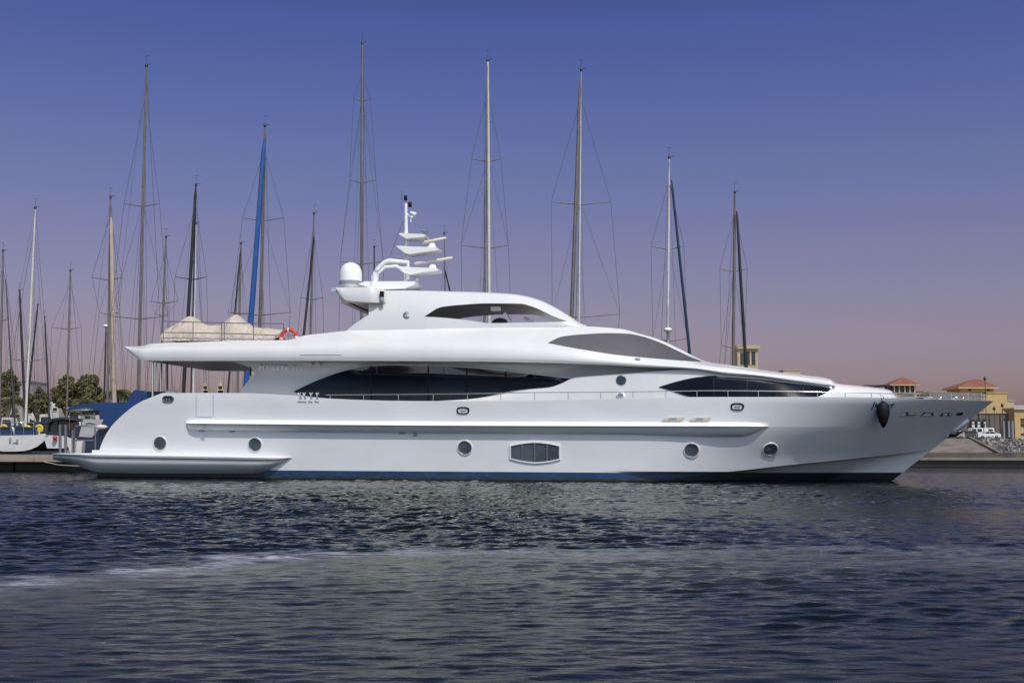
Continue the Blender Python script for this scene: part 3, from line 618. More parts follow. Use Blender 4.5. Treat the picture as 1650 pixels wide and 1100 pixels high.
for pts in ([(646, 380), (649, 378.3), (687, 380.3), (688.5, 382.3), (687, 384.6), (668, 386), (658, 387)], [(642, 399.3), (648, 398.6), (668, 400), (700, 400.5), (710, 403), (709, 405.5), (690, 408), (663, 412), (656, 410)], [(641, 432), (658, 432), (668, 433), (700, 434), (710, 436), (709, 438.5), (690, 440.5), (664, 444.5), (655, 442)]):
    m_ = MB(); pp = [at(*p) for p in pts]; m_.prism([(p.x, p.z) for p in pp], -.45, .45, smooth=True); m_.build('radar_platform', whitep, mast)
for a, b_, pc in [((680, 391), (719, 383.5), (696, 400, 392)), ((667, 425), (729.5, 415.5), (697, 434.5, 424))]:
    m_ = MB(); p0, p1 = at(*a, -.25), at(*b_, .1); m_.tube([p0, p0.lerp(p1, .05), p0.lerp(p1, .95), p1], [.03, .065, .065, .04], 10); sc_ = m_.build('radar_scanner', beigep, P)
    m_ = MB(); q = at(pc[0], pc[1]); m_.lathe(q, [(.20, 0), (.20, .06), (.155, .09), (.155, .17), (.12, .22), (.05, .27)], 18); m_.build('radar_pedestal', whitep, sc_)
m_ = MB(); q = at(683, 373); m_.tube([q+Vector((-.13, 0, .05)), q+Vector((.13, 0, -.01))], .075, 12); m_.tube([q, q-Vector((0, 0, .2))], .02); m_.build('mast_camera', dsteel, P)
m_ = MB(); q = at(666, 344.5); m_.tube([q+Vector((-.13, 0, .06)), q+Vector((.12, 0, -.05))], [.06, .10], 12); m_.tube([at(662, 358), at(662, 350), at(657, 345)], .03); m_.ball(at(663.5, 350), .06, 8); m_.build('horn', whitep, P)
for a in [(653.5, 318.5, .07), (660.5, 329, .08)]:
    m_ = MB(); m_.lathe(at(a[0], a[1]+4.5), [(.001, 0), (a[2], 0), (a[2], .21), (.001, .22)], 12); m_.build('mast_lamp', black, mast)
m_ = MB(); m_.tube([at(646.5, 340), at(647.5, 308)], .012, 6); m_.tube([at(644.5, 308), at(650, 308)], .012, 6); m_.tube([at(626, 418), at(650, 355)], .012, 6); m_.build('whip_antenna', dsteel, P)
m_ = MB(); m_.ball(at(672, 451), .075, 10); m_.tube([at(672, 457), at(672, 452)], .02); m_.build('gps_antenna', whitep, P)
m_ = MB(); m_.tube([at(599.5, 458, -.9), at(599.5, 443, -.9)], .02); m_.build('whip_antenna', whitep, P)

# ---- handrails
def sheerpt(px, dpy=0., off=-.07):
    return onhull(px, 0, off)
shf = curve(sheer_px)
railf = curve([(525, 636), (743, 634.2), (850, 632.3), (970, 631.5), (1071, 630.2), (1153, 629.2), (1250, 630), (1347, 632), (1445, 634.2)])
m_ = MB(); pts = [onhull(p, shf(p), -.07) for p in np.linspace(525, 1445, 90)]
pxl = np.linspace(525, 1445, 90)
def railpt(px, pyf):
    b_ = onhull(px, shf(px), -.07); t_ = Q(px, pyf(px), b_.y); return Vector((b_.x, b_.y, t_.z))
m_.tube([railpt(p, railf) for p in pxl], .018, 8); sr = m_.pair('handrail', steel, P)
for px in (532, 586, 642, 698, 753, 807, 861.5, 915.5, 968, 1020, 1073, 1123, 1173, 1222, 1270, 1317, 1362, 1404, 1445):
    m_ = MB(); b_ = onhull(px, shf(px), -.07); t_ = railpt(px, railf)
    m_.tube([Vector((b_.x, b_.y, b_.z-.03)), t_], .016, 6)
    m_.pair('stanchion', steel, sr)
bowr = curve([(1452, 636), (1500, 633.6), (1560, 632), (1590, 632.5)]); bowm = curve([(1452, 640), (1500, 638.5), (1590, 639)])
m_ = MB(); pb = [railpt(p, bowr) for p in np.linspace(1452, 1590, 24)]
for f_ in (bowr, bowm):
    pb = [railpt(p, f_) for p in np.linspace(1452, 1590, 24)]; m_.tube(pb+[Vector((q.x, -q.y, q.z)) for q in pb[::-1]], .016, 8)
br = m_.build('bow_rail', steel, P)
for px in (1499, 1533, 1560, 1582):
    m_ = MB(); b_ = onhull(px, shf(px), -.07); t_ = railpt(px, bowr)
    m_.tube([Vector((b_.x, b_.y, b_.z-.03)), t_], .018, 6)
    m_.pair('stanchion', steel, br)
m_ = MB()
for px, w_ in ((1497, .5), (1515, .25), (1540, .35), (1552, .2)):
    q = Q(px, 641, -.5); m_.ball((q.x, q.y, q.z), w_*.28, 8, sc=(1.5, 1, .8))
m_.build('windlass', steel, P)
# anchor at the stem
m_ = MB(); m_.tube([Q(1560, 676.5, -.08), Q(1557, 678.5, -.08), Q(1539, 693, -.08), Q(1534, 697, -.08)], [.08, .125, .11, .05], 12); m_.build('anchor_shank', M('galvanised', (.50, .52, .55), .4, metal=.4), P)
m_ = MB()
for s_ in (-.32, .32): m_.tube([Q(1530, 702, 0), Q(1540, 701, s_), Q(1552, 694, s_*1.1)], [.07, .07, .02], 8)
m_.build('anchor_stock', black, P); m_ = MB(); m_.tube([Q(1505, 709, 0), Q(1517, 704, 0), Q(1528, 700, 0)], [.03, .075, .09], 10); m_.build('anchor_fluke', whitep, P)
# ---- aft deck posts and gear
for px in (246, 252, 259, 269.5):
    m_ = MB(); y_ = -2.9+(px-246)*.19; m_.tube([Q(px, 640, y_), Q(px-.2, 578, y_)], .05 if px != 252 else .035, 10); m_.build('aft_post', steel if px != 269.5 else dsteel, P)
m_ = MB(); m_.tube([Q(404, 606, -2.9), Q(403.5, 588, -2.9)], .03); m_.build('aft_post', black, P)
m_ = MB(); q = Q(276, 633, -2.0); m_.ball(q, .22, 10, sc=(1.3, 1, .7)); m_.build('deck_lamp', whitep, P)
m_ = MB(); q = Q(262, 634, -1.5); m_.box((q.x-.5, q.y-.4, q.z-.4), (q.x+.4, q.y+.4, q.z+.08)); m_.build('aft_sofa', navy, P)
# ---- swim platform
pt_ = curve([(85, 730.5), (95, 730), (120, 730), (300, 732.5), (420, 735), (470, 737)])
pb_ = curve([(85, 740), (100, 743.5), (120, 748), (150, 758.5), (163, 761), (300, 762.5), (400, 762.5), (430, 760), (450, 752), (470, 738)])
ph_ = curve([(85, 3.0), (90, 3.45), (105, 3.75), (150, 3.95), (380, 3.95), (430, 3.8), (470, 3.43)])
def mixp(f, g, t_): return lambda p: f(p)*(1-t_)+g(p)*t_
plat = Body([(pb_, sub(ph_, -.46)), (mixp(pb_, pt_, .25), sub(ph_, -.20)), (mixp(pb_, pt_, .5), sub(ph_, -.05)), (mixp(pb_, pt_, .78), sub(ph_, -.0), 'c'), (mixp(pb_, pt_, .83), sub(ph_, .03), 'c'), (mixp(pb_, pt_, .93), sub(ph_, .05)), (pt_, sub(ph_, .0))], 85, 470, 90)
m_ = MB(); plat.mesh(m_, 0, camber=.0, under=True, umi=0); sp_ = m_.build('swim_platform', gelh, P)
m_ = MB(); mm = mixp(pb_, pt_, .80); m_.tube([Q(p, mm(p), -(ph_(p)+.02)) for p in np.linspace(86, 466, 70)], .022, 6); m_.build('fender_strip', dsteel, sp_)
m_ = MB(); q0, q1 = Q(150, 729.5, -3.5), Q(244, 727, -3.5); m_.box((q0.x, -3.6, q0.z-.05), (q1.x, -3.35, q1.z+.05)); m_.build('step', gelh, sp_)
# platform guard rail
yr = -3.2
m_ = MB(); m_.tube([Q(120, 732, yr), Q(120, 688, yr), Q(122, 686, yr), Q(151, 686, yr), Q(153.5, 689, yr), Q(153.5, 730, yr)], .032, 10); m_.tube([Q(120, 709, yr), Q(153.5, 709, yr)], .025, 8)
m_.tube([Q(117, 732, yr), Q(117, 693, yr)], .045); m_.build('gate_rail', dsteel, sp_)
for px in (97, 106): m_ = MB(); m_.tube([Q(px, 732, -2.6), Q(px-.5, 684, -2.6)], .06, 10); m_.build('gate_post', dsteel, sp_)
# upper deck rail (aft)
tr = curve([(262, 517.5), (358, 520), (457, 521.5)]); mrr = curve([(262, 535.5), (358, 537), (457, 540.5)]); yr = -2.75
for f_ in (tr, mrr):
    m_ = MB(); m_.tube([Q(p, f_(p), yr) for p in np.linspace(262, 457, 12)], .02, 8); ur = m_.pair('deck_rail', dsteel, P)
for px in (263, 311, 357.5, 361.5, 408.5, 457):
    m_ = MB(); a, b_ = Q(px, 551, yr), Q(px, tr(px), yr)
    m_.tube([a, b_], .02, 8); m_.pair('stanchion', dsteel, ur)
# ---- lettering
fc = bpy.data.curves.new('name_lettering', 'FONT'); fc.body = 'MAJESTY 121'; fc.size = .36; fc.shear = .25; fc.extrude = .03; fc.offset = .008; fc.space_character = 1.12
fo = bpy.data.objects.new('name_lettering', fc); COL.objects.link(fo); fo.parent = P; fc.materials.append(letter)
q0 = house.pt(417, 594.5, .03); q1 = house.pt(487, 596.5, .03); ex = (q1-q0).normalized(); up_ = (house.pt(450, 584, .03)-house.pt(450, 595, .03)).normalized(); nz = ex.cross(up_).normalized(); up_ = nz.cross(ex)
fo.matrix_local = Matrix(((ex.x, up_.x, nz.x, q0.x), (ex.y, up_.y, nz.y, q0.y), (ex.z, up_.z, nz.z, q0.z), (0, 0, 0, 1)))
bpy.context.view_layer.update(); wd = fo.dimensions.x
if wd > 0: fc.size *= (q1-q0).length/wd
bpy.context.view_layer.update(); fmesh = bpy.data.meshes.new_from_object(fo.evaluated_get(bpy.context.evaluated_depsgraph_get())); ml_ = fo.matrix_local.copy(); bpy.data.objects.remove(fo)
fo = bpy.data.objects.new('name_lettering', fmesh); COL.objects.link(fo); fo.parent = P; fo.matrix_local = ml_
# blue letters either side of the fender
m_ = MB()
for q in ([(1403.5, 660), (1405.5, 660), (1411, 647), (1408.5, 647)], [(1409, 657), (1413, 655), (1413.5, 650), (1411, 650)], [(1430, 652.5), (1440, 650), (1440, 652), (1430, 654.5)], [(1434, 657), (1436.5, 657), (1442, 649.5), (1439.5, 649.5)]):
    m_.add([hp(u, v, .012) for u, v in q], [(0, 1, 2, 3)])
m_.build('blue_lettering', bluel, P)
m_ = MB(); m_.add([hp(u, v, .010) for u, v in [(1406, 656), (1413, 653), (1414, 658), (1408, 660)]], [(0, 1, 2, 3)]); m_.build('white_lettering', whitep, P)
# small safety decals and jets by the saloon window
m_ = MB()
for px in (484, 491.5, 501.5, 511): m_.add([hp(u, v, .01) for u, v in [(px-1.9, 642.5), (px-1.9, 638.3), (px+1.9, 638.3), (px+1.9, 642.5)]], [(0, 1, 2, 3)])
for px, w_ in ((486.5, 14), (500, 7), (510, 7)): m_.add([hp(u, v, .01) for u, v in [(px-w_/2, 648), (px-w_/2, 645.7), (px+w_/2, 646.4), (px+w_/2, 648.6)]], [(0, 1, 2, 3)])
m_.build('safety_decals', greyp, P)
m_ = MB()
for px in (482, 490, 501, 511):
    for d in (-2.2, 2.2): m_.tube([hp(px, 637, -.03), hp(px+d, 632.5, .0)], .022, 6)
m_.build('rail_cleats', whitep, P)
for px in (505, 517): m_ = MB(); m_.lathe(house.pt(px, 585, .02), [(.05, -.12), (.05, 0), (.001, .01)], 10); m_.build('soffit_light', whitep, P)

def yobj(mb_, name, mats, label, cat, group=None):
    o = mb_.build(name, mats); o.matrix_world = YM; tag(o, label, cat, group); return o
# ---- things lying on / hanging from the yacht
def cover(prof_px, label, yl, halfw):
    m_ = MB(); f_ = curve(prof_px); a, b_ = prof_px[0][0], prof_px[-1][0]; rows = []
    ax = np.linspace(a, b_, 120); bl = 551.5
    for i, th in enumerate(np.linspace(0, math.pi, 25)):
        row = []
        for p in ax:
            e_ = min((p-a)/8, (b_-p)/8, 1); e_ = math.sqrt(max(e_, .03)); top_ = Q(p, f_(p), yl).z; bt = Q(p, bl-13*(1-e_), yl).z; x_ = Q(p, 540, yl).x
            s_ = math.sin(th); c_ = -math.cos(th)
            ww = halfw*e_*(.75+.25*(1-s_)); fold = .07*math.sin(p*.9+th*3)*abs(math.cos(th))+.05*math.sin(p*.37-th*5)+.03*math.sin(p*1.7+th*7)
            zz = bt+(top_-bt)*(abs(s_)**.8) if s_ > 0 else bt
            row.append(Vector((x_+fold*.5, yl+c_*ww*(1+fold)+fold*.6, zz+fold*.25*s_)))
        rows.append(row)
    m_.grid(rows); m_.add([r[0] for r in rows], [tuple(range(len(rows)))]); m_.add([r[-1] for r in rows], [tuple(range(len(rows)))])
    return yobj(m_, 'covered_tender', canvas, label, 'covered boat')
cover([(264, 534), (272, 529), (285, 522), (298, 513), (306, 509.5), (314, 513), (322, 518), (331, 523.5), (345, 524.5), (358, 524), (368, 515), (379, 507), (386, 511), (398, 520), (409, 527), (430, 529), (456, 532)], 'beige canvas cover with two peaks along the upper deck behind the rail', -1.6, .8)
m_ = MB(); c_ = Q(465.5, 544, -2.2); rows = []; n1, n2 = 40, 12; R1, R2 = .33, .085
ringv = [[Vector((c_.x+(R1+R2*math.cos(b_))*math.cos(a), c_.y+R2*math.sin(b_), c_.z+(R1+R2*math.cos(b_))*math.sin(a))) for b_ in np.linspace(0, 2*math.pi, n2, endpoint=False)] for a in np.linspace(0, 2*math.pi, n1+1)]
m_.grid(ringv, 0, True, True)
for i in range(len(m_.f)):
    k = (i//n2) % 10; m_.m[i] = 1 if k in (0,) else 0
yobj(m_, 'life_ring', [orange, whitep], 'orange life ring with white bands on the upper deck rail', 'life ring')
m_ = MB(); c_ = onhull(1423, 666, .30)
m_.lathe(c_, [(.001, -.55), (.06, -.5), (.16, -.32), (.235, -.05), (.245, .15), (.225, .30), (.15, .40), (.06, .46), (.045, .50)], 20, 0)
fen = yobj(m_, 'fender', [black], 'black teardrop fender hanging on the bow', 'fender')
m_ = MB(); t_ = c_+Vector((0, 0, .48)); m_.tube([t_, onhull(1421, 644, .03), onhull(1417.5, 634.5, -.07), onhull(1424, 640, .02), t_], .012, 6); rp = m_.build('rope', navy, fen)

# ================================================================== LAND
sand = M('dusty_ground', (.30, .26, .21), .9, var=.3, vscale=.2, bump=.3, bscale=2)
concrete = M('concrete', (.19, .16, .135), .85, var=.35, vscale=.5, bump=.2, bscale=3)
stone = M('stone', (.34, .31, .27), .9, col2=(.15, .14, .13), vscale=.9, bump=.6, bscale=4)
YS = 224.; ZQ = 2.8
def horizon_row(px): return 714+(px-825)*math.tan(ROLL)
mb = MB()
gx = lambda px, Y: Wp(px, 700, Y).x
xR, xL = gx(1488, YS), gx(640, 170)
mb.add([(-900, 172, 1.3), (xL, 172, 1.3), (xL+10, 236, 1.6), (xR+6, 236, ZQ), (6000, 236, ZQ), (6000, 9000, ZQ), (-6000, 9000, ZQ), (-6000, 172, 1.3)], [(0, 1, 2, 3, 4, 5, 6, 7)])
mb.add([(-6000, 172, 1.3), (xL, 172, 1.3), (xL, 172, -1), (-6000, 172, -1)], [(0, 1, 2, 3)]); mb.add([(xL, 172, 1.3), (xL+10, 236, 1.6), (xL+10, 236, -1), (xL, 172, -1)], [(0, 1, 2, 3)]); mb.add([(xL+10, 236, 1.6), (xR+6, 236, ZQ), (xR+6, 236, -1), (xL+10, 236, -1)], [(0, 1, 2, 3)])
tag(mb.build('ground', sand), None, None, kind='structure')
# slipway and rock bank
mb = MB(); xs0, xs1, xt0, xt1 = gx(1478, YS), gx(1607, YS), gx(1540, 236), gx(1561, 236)
mb.add([(xs0-6, YS, -.4), (xs1, YS, -.4), (xt1, 236.2, ZQ+.01), (xt0-8, 236.2, ZQ+.01)], [(0, 1, 2, 3)])
mb.add([(xs1, YS, -.4), (xt1, 236.2, ZQ+.01), (xt1, 236.2, ZQ+.35), (xs1, YS, .15), (xs1+.7, YS, -.4), (xt1+.7, 236.2, ZQ+.01), (xt1+.7, 236.2, ZQ+.35), (xs1+.7, YS, .15)], [(0, 1, 2, 3), (4, 5, 6, 7), (3, 2, 6, 7), (0, 3, 7, 4)])
mb.add([(xs0-6, YS, -.4), (xt0-8, 236.2, ZQ), (xt0-8, 236.2, -1), (xs0-6, YS, -1)], [(0, 1, 2, 3)])
tag(mb.build('slipway', concrete), 'grey concrete slipway running down to the water beyond the bow', 'slipway', kind='structure')
mb = MB(); mb.add([(xs1+.7, YS, -.6), (6000, YS, -.6), (6000, 236.1, ZQ), (xt1+.7, 236.1, ZQ)], [(0, 1, 2, 3)]); tag(mb.build('bank', stone), None, None, kind='structure')
mb = MB()
for i in range(1300):
    v = random.random(); xa_ = xs1+.9+(xt1-xs1)*v; x_ = xa_+random.random()**.9*26; y_ = YS+v*12; z_ = -.5+v*(ZQ+.4); r_ = random.uniform(.28, .62)
    c = Vector((x_, y_, z_)); rot = Matrix.Rotation(random.random()*6, 3, Vector((random.random()-.5, random.random()-.5, random.random()-.5)).normalized())
    vs = [c+rot @ Vector((sx*r_*random.uniform(.5, 1), sy*r_*random.uniform(.5, 1), sz*r_*random.uniform(.35, .8))) for sz in (-1, 1) for sx, sy in ((-1, -1), (1, -1), (1, 1), (-1, 1))]
    mb.add(vs, [(0,3,2,1),(4,5,6,7),(0,1,5,4),(1,2,6,5),(2,3,7,6),(3,0,4,7)], random.randint(0, 2))
rocks = mb.build('riprap', [M('rock_light', (.33, .30, .26), .9, var=.3, vscale=2), M('rock_mid', (.17, .16, .15), .9, var=.3, vscale=2), M('rock_dark', (.08, .075, .07), .9, var=.3, vscale=2)]); tag(rocks, 'bank of loose grey and tan boulders below the parked cars', 'boulders', kind='stuff')

# ================================================================== BUILDINGS (right)
ochre = M('ochre_render', (.52, .37, .17), .85, var=.12, vscale=.3)
ochre2 = M('pale_ochre', (.50, .41, .27), .85, var=.15, vscale=.4)
tile = M('terracotta_tile', (.27, .10, .06), .8, var=.35, vscale=1.5, bump=.4, bscale=8)
wood = M('weathered_boards', (.17, .14, .13), .85, var=.35, vscale=3, stretch=(3, 1, .2))
dwood = M('dark_timber', (.05, .04, .035), .7)
recess = M('dark_opening', (.03, .03, .035), .6)
whitew = M('white_render', (.66, .64, .60), .8, var=.15, vscale=.4)
greyw = M('grey_render', (.36, .35, .35), .85, var=.15, vscale=.3)
def rect(px0, px1, py0, py1, Y):        # x0,x1,z0,z1 of an upright rectangle at distance Y
    a, b_ = Wp(px0, py1, Y), Wp(px1, py0, Y); return a.x, b_.x, a.z, b_.z
def building(name, label, px0, px1, py0, py1, Y, depth, mat_, cat='building', wins=(), roof=None, zbase=None, trim=True, group=None, arch=()):
    x0, x1, z0, z1 = rect(px0, px1, py0, py1, Y)
    if zbase is not None: z0 = zbase
    e = empty(name, label, cat, (0, 0, 0), group); m_ = MB(); m_.box((x0, Y, z0), (x1, Y+depth, z1)); m_.build('wall', mat_, e)
    if trim: m_ = MB(); m_.box((x0-.15, Y-.15, z1), (x1+.15, Y+depth+.15, z1+.22)); m_.build('cornice', mat_, e)
    for w in wins:
        a0, a1, b0, b1 = rect(w[0], w[1], w[2], w[3], Y-.03); m_ = MB(); m_.box((a0, Y-.03, b0), (a1, Y+.3, b1)); wo = m_.build('window', recess, e)
        m_ = MB(); m_.box((a0-.1, Y-.10, b0-.12), (a1+.1, Y-.03, b0)); m_.build('sill', mat_, wo)
    if roof:
        pk0, pk1, pyt, ov = roof; zt = Wp(pk0, pyt, Y+depth/2).z; a, b_ = Wp(pk0, pyt, Y+depth/2).x, Wp(pk1, pyt, Y+depth/2).x; zb = z1+.22
        m_ = MB(); m_.add([(x0-ov, Y-ov, zb), (x1+ov, Y-ov, zb), (x1+ov, Y+depth+ov, zb), (x0-ov, Y+depth+ov, zb), (a, Y+depth/2, zt), (b_, Y+depth/2, zt)], [(0, 1, 5, 4), (1, 2, 5), (2, 3, 4, 5), (3, 0, 4), (0, 3, 2, 1)]); m_.build('roof', tile, e)
        m_ = MB(); m_.box((x0-ov, Y-ov, zb-.25), (x1+ov, Y+depth+ov, zb-.01)); m_.build('eaves', ochre2, e)
    return e
wt_ = building('wind_tower', 'square ochre wind tower rising behind the foredeck between two masts', 1190, 1221, 562, 700, 300, 5, ochre2, 'tower', zbase=ZQ, wins=[(1193, 1199, 568, 588), (1202, 1208, 566, 588), (1211, 1217, 566, 588)])
x0, x1, z0, z1 = rect(1187, 1224, 558, 562, 300); m_ = MB(); m_.box((x0, 299.4, z0), (x1, 305.6, z1+.3)); m_.build('cap', ochre2, wt_)
building('low_tower', 'small ochre roof parapet showing just above the foredeck line', 1264, 1290, 597, 700, 300, 5, ochre2, 'building', zbase=ZQ)
for i, px in enumerate((331, 355)):
    e = empty('minaret_tower', ['stepped sand coloured tower seen under the aft deck, left of two', 'stepped sand coloured tower seen under the aft deck, right of two'][i], 'tower', (0, 0, 0), 'far towers under the aft deck')
    for j, (w_, a, b_) in enumerate([(5.5, 629, 700), (4.6, 622, 628.2), (3.2, 617.5, 621.5)]):
        x0, x1, z0, z1 = rect(px-w_, px+w_, a, b_, 330); m_ = MB(); m_.box((x0, 330, ZQ if j == 0 else z0-.8), (x1, 330+(x1-x0), z1)); m_.build('tier', ochre2, e)
    x0, x1, z0, z1 = rect(px-4, px+4, 624, 627, 329.9); m_ = MB(); m_.box((x0+.4, 329.9, z0), (x1-.4, 330.2, z1)); m_.build('opening', recess, e)
    p_ = Wp(px, 613, 331); m_ = MB(); m_.tube([(p_.x, 331, p_.z-1.5), (p_.x, 331, p_.z+.6)], [.25, .03]); m_.build('finial', ochre2, e)
# pavilion
e = building('pavilion', 'dark glazed pavilion with an orange pyramid roof and timber pergolas', 1441, 1474, 621, 700, 262, 6, recess, 'pavilion', roof=(1455, 1456, 607, .9), zbase=ZQ, trim=False)
for px in (1441, 1449, 1458, 1466, 1474): x0, x1, z0, z1 = rect(px-.8, px+.8, 621, 640, 261.9); m_ = MB(); m_.box((x0, 261.8, ZQ), (x1, 262.0, z1)); m_.build('post', ochre2, e)
for a, b_, y_ in ((1423, 1441, 619.5), (1474, 1488, 630.5)):
    x0, x1, z0, z1 = rect(a, b_, y_, y_+1.8, 262); m_ = MB(); m_.box((x0, 262, z0), (x1, 267, z1)); xa_ = x0+1 if a < 1440 else x1-1; m_.box((xa_, 262, ZQ), (xa_+.25, 262.25, z0)); m_.build('pergola', dwood, e)
x0, x1, z0, z1 = rect(1395, 1423, 620, 622.5, 285); m_ = MB(); m_.box((x0, 285, z0), (x1, 290, z1)); 
for k in range(5): m_.box((x0+k*(x1-x0)/5, 285, ZQ), (x0+k*(x1-x0)/5+.2, 285.2, z0))
tag(m_.build('pergola_roof', dwood), 'dark flat pergola left of the orange roofed pavilion', 'pergola')
building('terrace_wall', 'low pinkish terrace building seen through the bow rail', 1444, 1500, 634, 700, 255, 6, M('pink_render', (.42, .31, .25), .85, var=.2, vscale=.6), 'building', zbase=ZQ, wins=[(1451, 1472, 635.5, 638), (1478, 1481, 635.5, 640), (1488, 1492, 635.5, 640)])
# large ochre house with tiled tower
e = building('ochre_house', 'large ochre house with an orange hipped roof behind the bow', 1500, 1622, 633.5, 706, 250, 12, ochre, 'house', zbase=ZQ)
x0, x1, z0, z1 = rect(1500, 1583, 633, 700, 249.9); m_ = MB(); m_.box((x0, 249.5, ZQ), (x1, 249.95, z1+.1)); m_.build('shaded_facade', M('shaded_render', (.24, .19, .15), .85, var=.2, vscale=.5), e)  # shade on this part of the facade painted as a taupe wall
x0, x1, z0, z1 = rect(1548, 1601, 624, 634, 252); m_ = MB(); m_.box((x0, 252, z0-.6), (x1, 260, z1)); tw = m_.build('roof_tower', ochre, e)
z1 += .05; a, b_ = Wp(1569, 610.5, 256), Wp(1580, 610.5, 256); m_ = MB(); m_.add([(x0-.8, 251, z1), (x1+.8, 251, z1), (x1+.8, 261, z1), (x0-.8, 261, z1), (a.x, 256, a.z), (b_.x, 256, b_.z)], [(0, 1, 5, 4), (1, 2, 5), (2, 3, 4, 5), (3, 0, 4), (0, 3, 2, 1)]); m_.build('roof', tile, e)
m_ = MB(); m_.box((x0-.8, 251, z1-.35), (x1+.8, 261, z1-.03)); m_.build('eaves', ochre2, e)
for px in (1560, 1590): a0, a1, b0, b1 = rect(px, px+5, 625.5, 629.5, 251.95); m_ = MB(); m_.box((a0, 251.93, b0), (a1, 252.2, b1)); m_.build('window', recess, e)
building('side_annexe', 'small pale annexe at the right foot of the ochre house', 1620, 1634, 646, 700, 258, 8, ochre2, 'building', zbase=ZQ)
building('white_villa', 'long low white building at the far right edge', 1628, 1700, 654.5, 700, 300, 10, whitew, 'building', zbase=ZQ, wins=[(1636, 1641, 657, 660), (1645, 1649, 657, 660)])
# board fence with planting and gate house
def fence(label, px0, px1, py0, Y):
    e = empty('board_wall', label, 'fence'); x0, x1, z0, z1 = rect(px0, px1, py0, 706, Y); m_ = MB(); m_.box((x0, Y, ZQ), (x1, Y+.5, z1)); m_.build('boards', wood, e)
    m_ = MB(); m_.box((x0-.1, Y-.2, z1), (x1+.1, Y+.7, z1+.3)); m_.build('capping', ochre2, e); k = x0+1
    while k < x1: m_ = MB(); m_.box((k, Y-.12, ZQ), (k+.25, Y, z1)); m_.build('post', dwood, e); k += 2.3
    return e
fence('tall weathered board wall behind the parked white cars', 1500, 1636, 666, 246)
e = empty('gatehouse', 'ochre gatehouse corner at the far right edge above the rocks', 'building'); x0, x1, z0, z1 = rect(1636, 1700, 660, 706, 243)
m_ = MB(); m_.box((x0, 243, ZQ), (x0+1.2, 248, z1)); m_.box((x0+1.2, 243, z0+4.2), (x1, 248, z1)); m_.box((x0+1.2, 244.5, ZQ), (x1, 248, z0+4.2)); m_.build('wall', ochre, e)
m_ = MB(); m_.box((x0-.3, 242.6, z1), (x1, 248.4, z1+.4)); m_.build('cornice', ochre2, e)
a0, a1, b0, b1 = rect(1641, 1651, 684, 700, 244.4); m_ = MB(); m_.box((a0, 244.3, b0), (a1, 244.6, b1)); m_.build('window', recess, e); m_ = MB(); m_.box((a0+.3, 244.2, b0+.3), (a1-.3, 244.28, b1-.3)); m_.build('notice', ochre2, e)
for i, px in enumerate((1567, 1576, 1586)):
    x0, x1, z0, z1 = rect(px-3, px+3, 674, 689, 245.7); m_ = MB(); poly = [(x0, z0), (x1, z0), (x1, z1-.5)]+[((x0+x1)/2+(x1-x0)/2*math.cos(t_), z1-.5+.5*math.sin(t_)) for t_ in np.linspace(.3, math.pi-.3, 6)]+[(x0, z1-.5)]
    m_.prism(poly, 245.55, 245.8); e = tag(m_.build('arched_niche', recess), ['left', 'middle', 'right'][i]+' dark arched niche in the board wall above the van', 'niche', 'arched niches')
    m_ = MB(); m_.box((x0+.15, 245.3, z0+.1), (x1-.15, 245.54, z0+.75)); m_.box((x0+.2, 245.3, z0+.95), (x1-.2, 245.54, z0+1.25)); m_.build('pale_crate', whitew, e)
# street lamps and posts
for i, (px, pt, pbm, Y) in enumerate([(1587, 613, 706, 244), (1615, 656, 706, 240), (1602, 661, 706, 241), (1585, 688, 706, 237)]):
    a, b_ = Wp(px, pt, Y), Wp(px, pbm, Y); m_ = MB(); m_.tube([(a.x, Y, ZQ), (a.x, Y, a.z)], .07, 8); o = m_.build('street_lamp', dwood)
    tag(o, ['tall thin lamp post in front of the orange hipped roof', 'dark lamp post with a lantern right of the ochre house', 'shorter dark lamp post left of its taller neighbour by the board wall', 'low dark post between the van and the sedan'][i], 'lamp post', 'lamp posts on the quay')
    m_ = MB(); m_.lathe((a.x, Y, a.z), [(.05, 0), (.26, .12), (.30, .5), (.12, .8), (.001, .9)], 10); m_.build('lantern', dwood, o)
for i, px in enumerate((1618, 1626, 1632)):
    x0, x1, z0, z1 = rect(px-1.6, px+1.6, 678, 706, 240); m_ = MB(); m_.box((x0+.1, 240, ZQ), (x1-.1, 240.2, z1)); o = m_.build('banner_post', M('blue_grey_panel', (.20, .23, .27), .6)); tag(o, ['left', 'middle', 'right'][i]+' blue grey upright panel before the board wall', 'panel', 'upright panels on the quay')

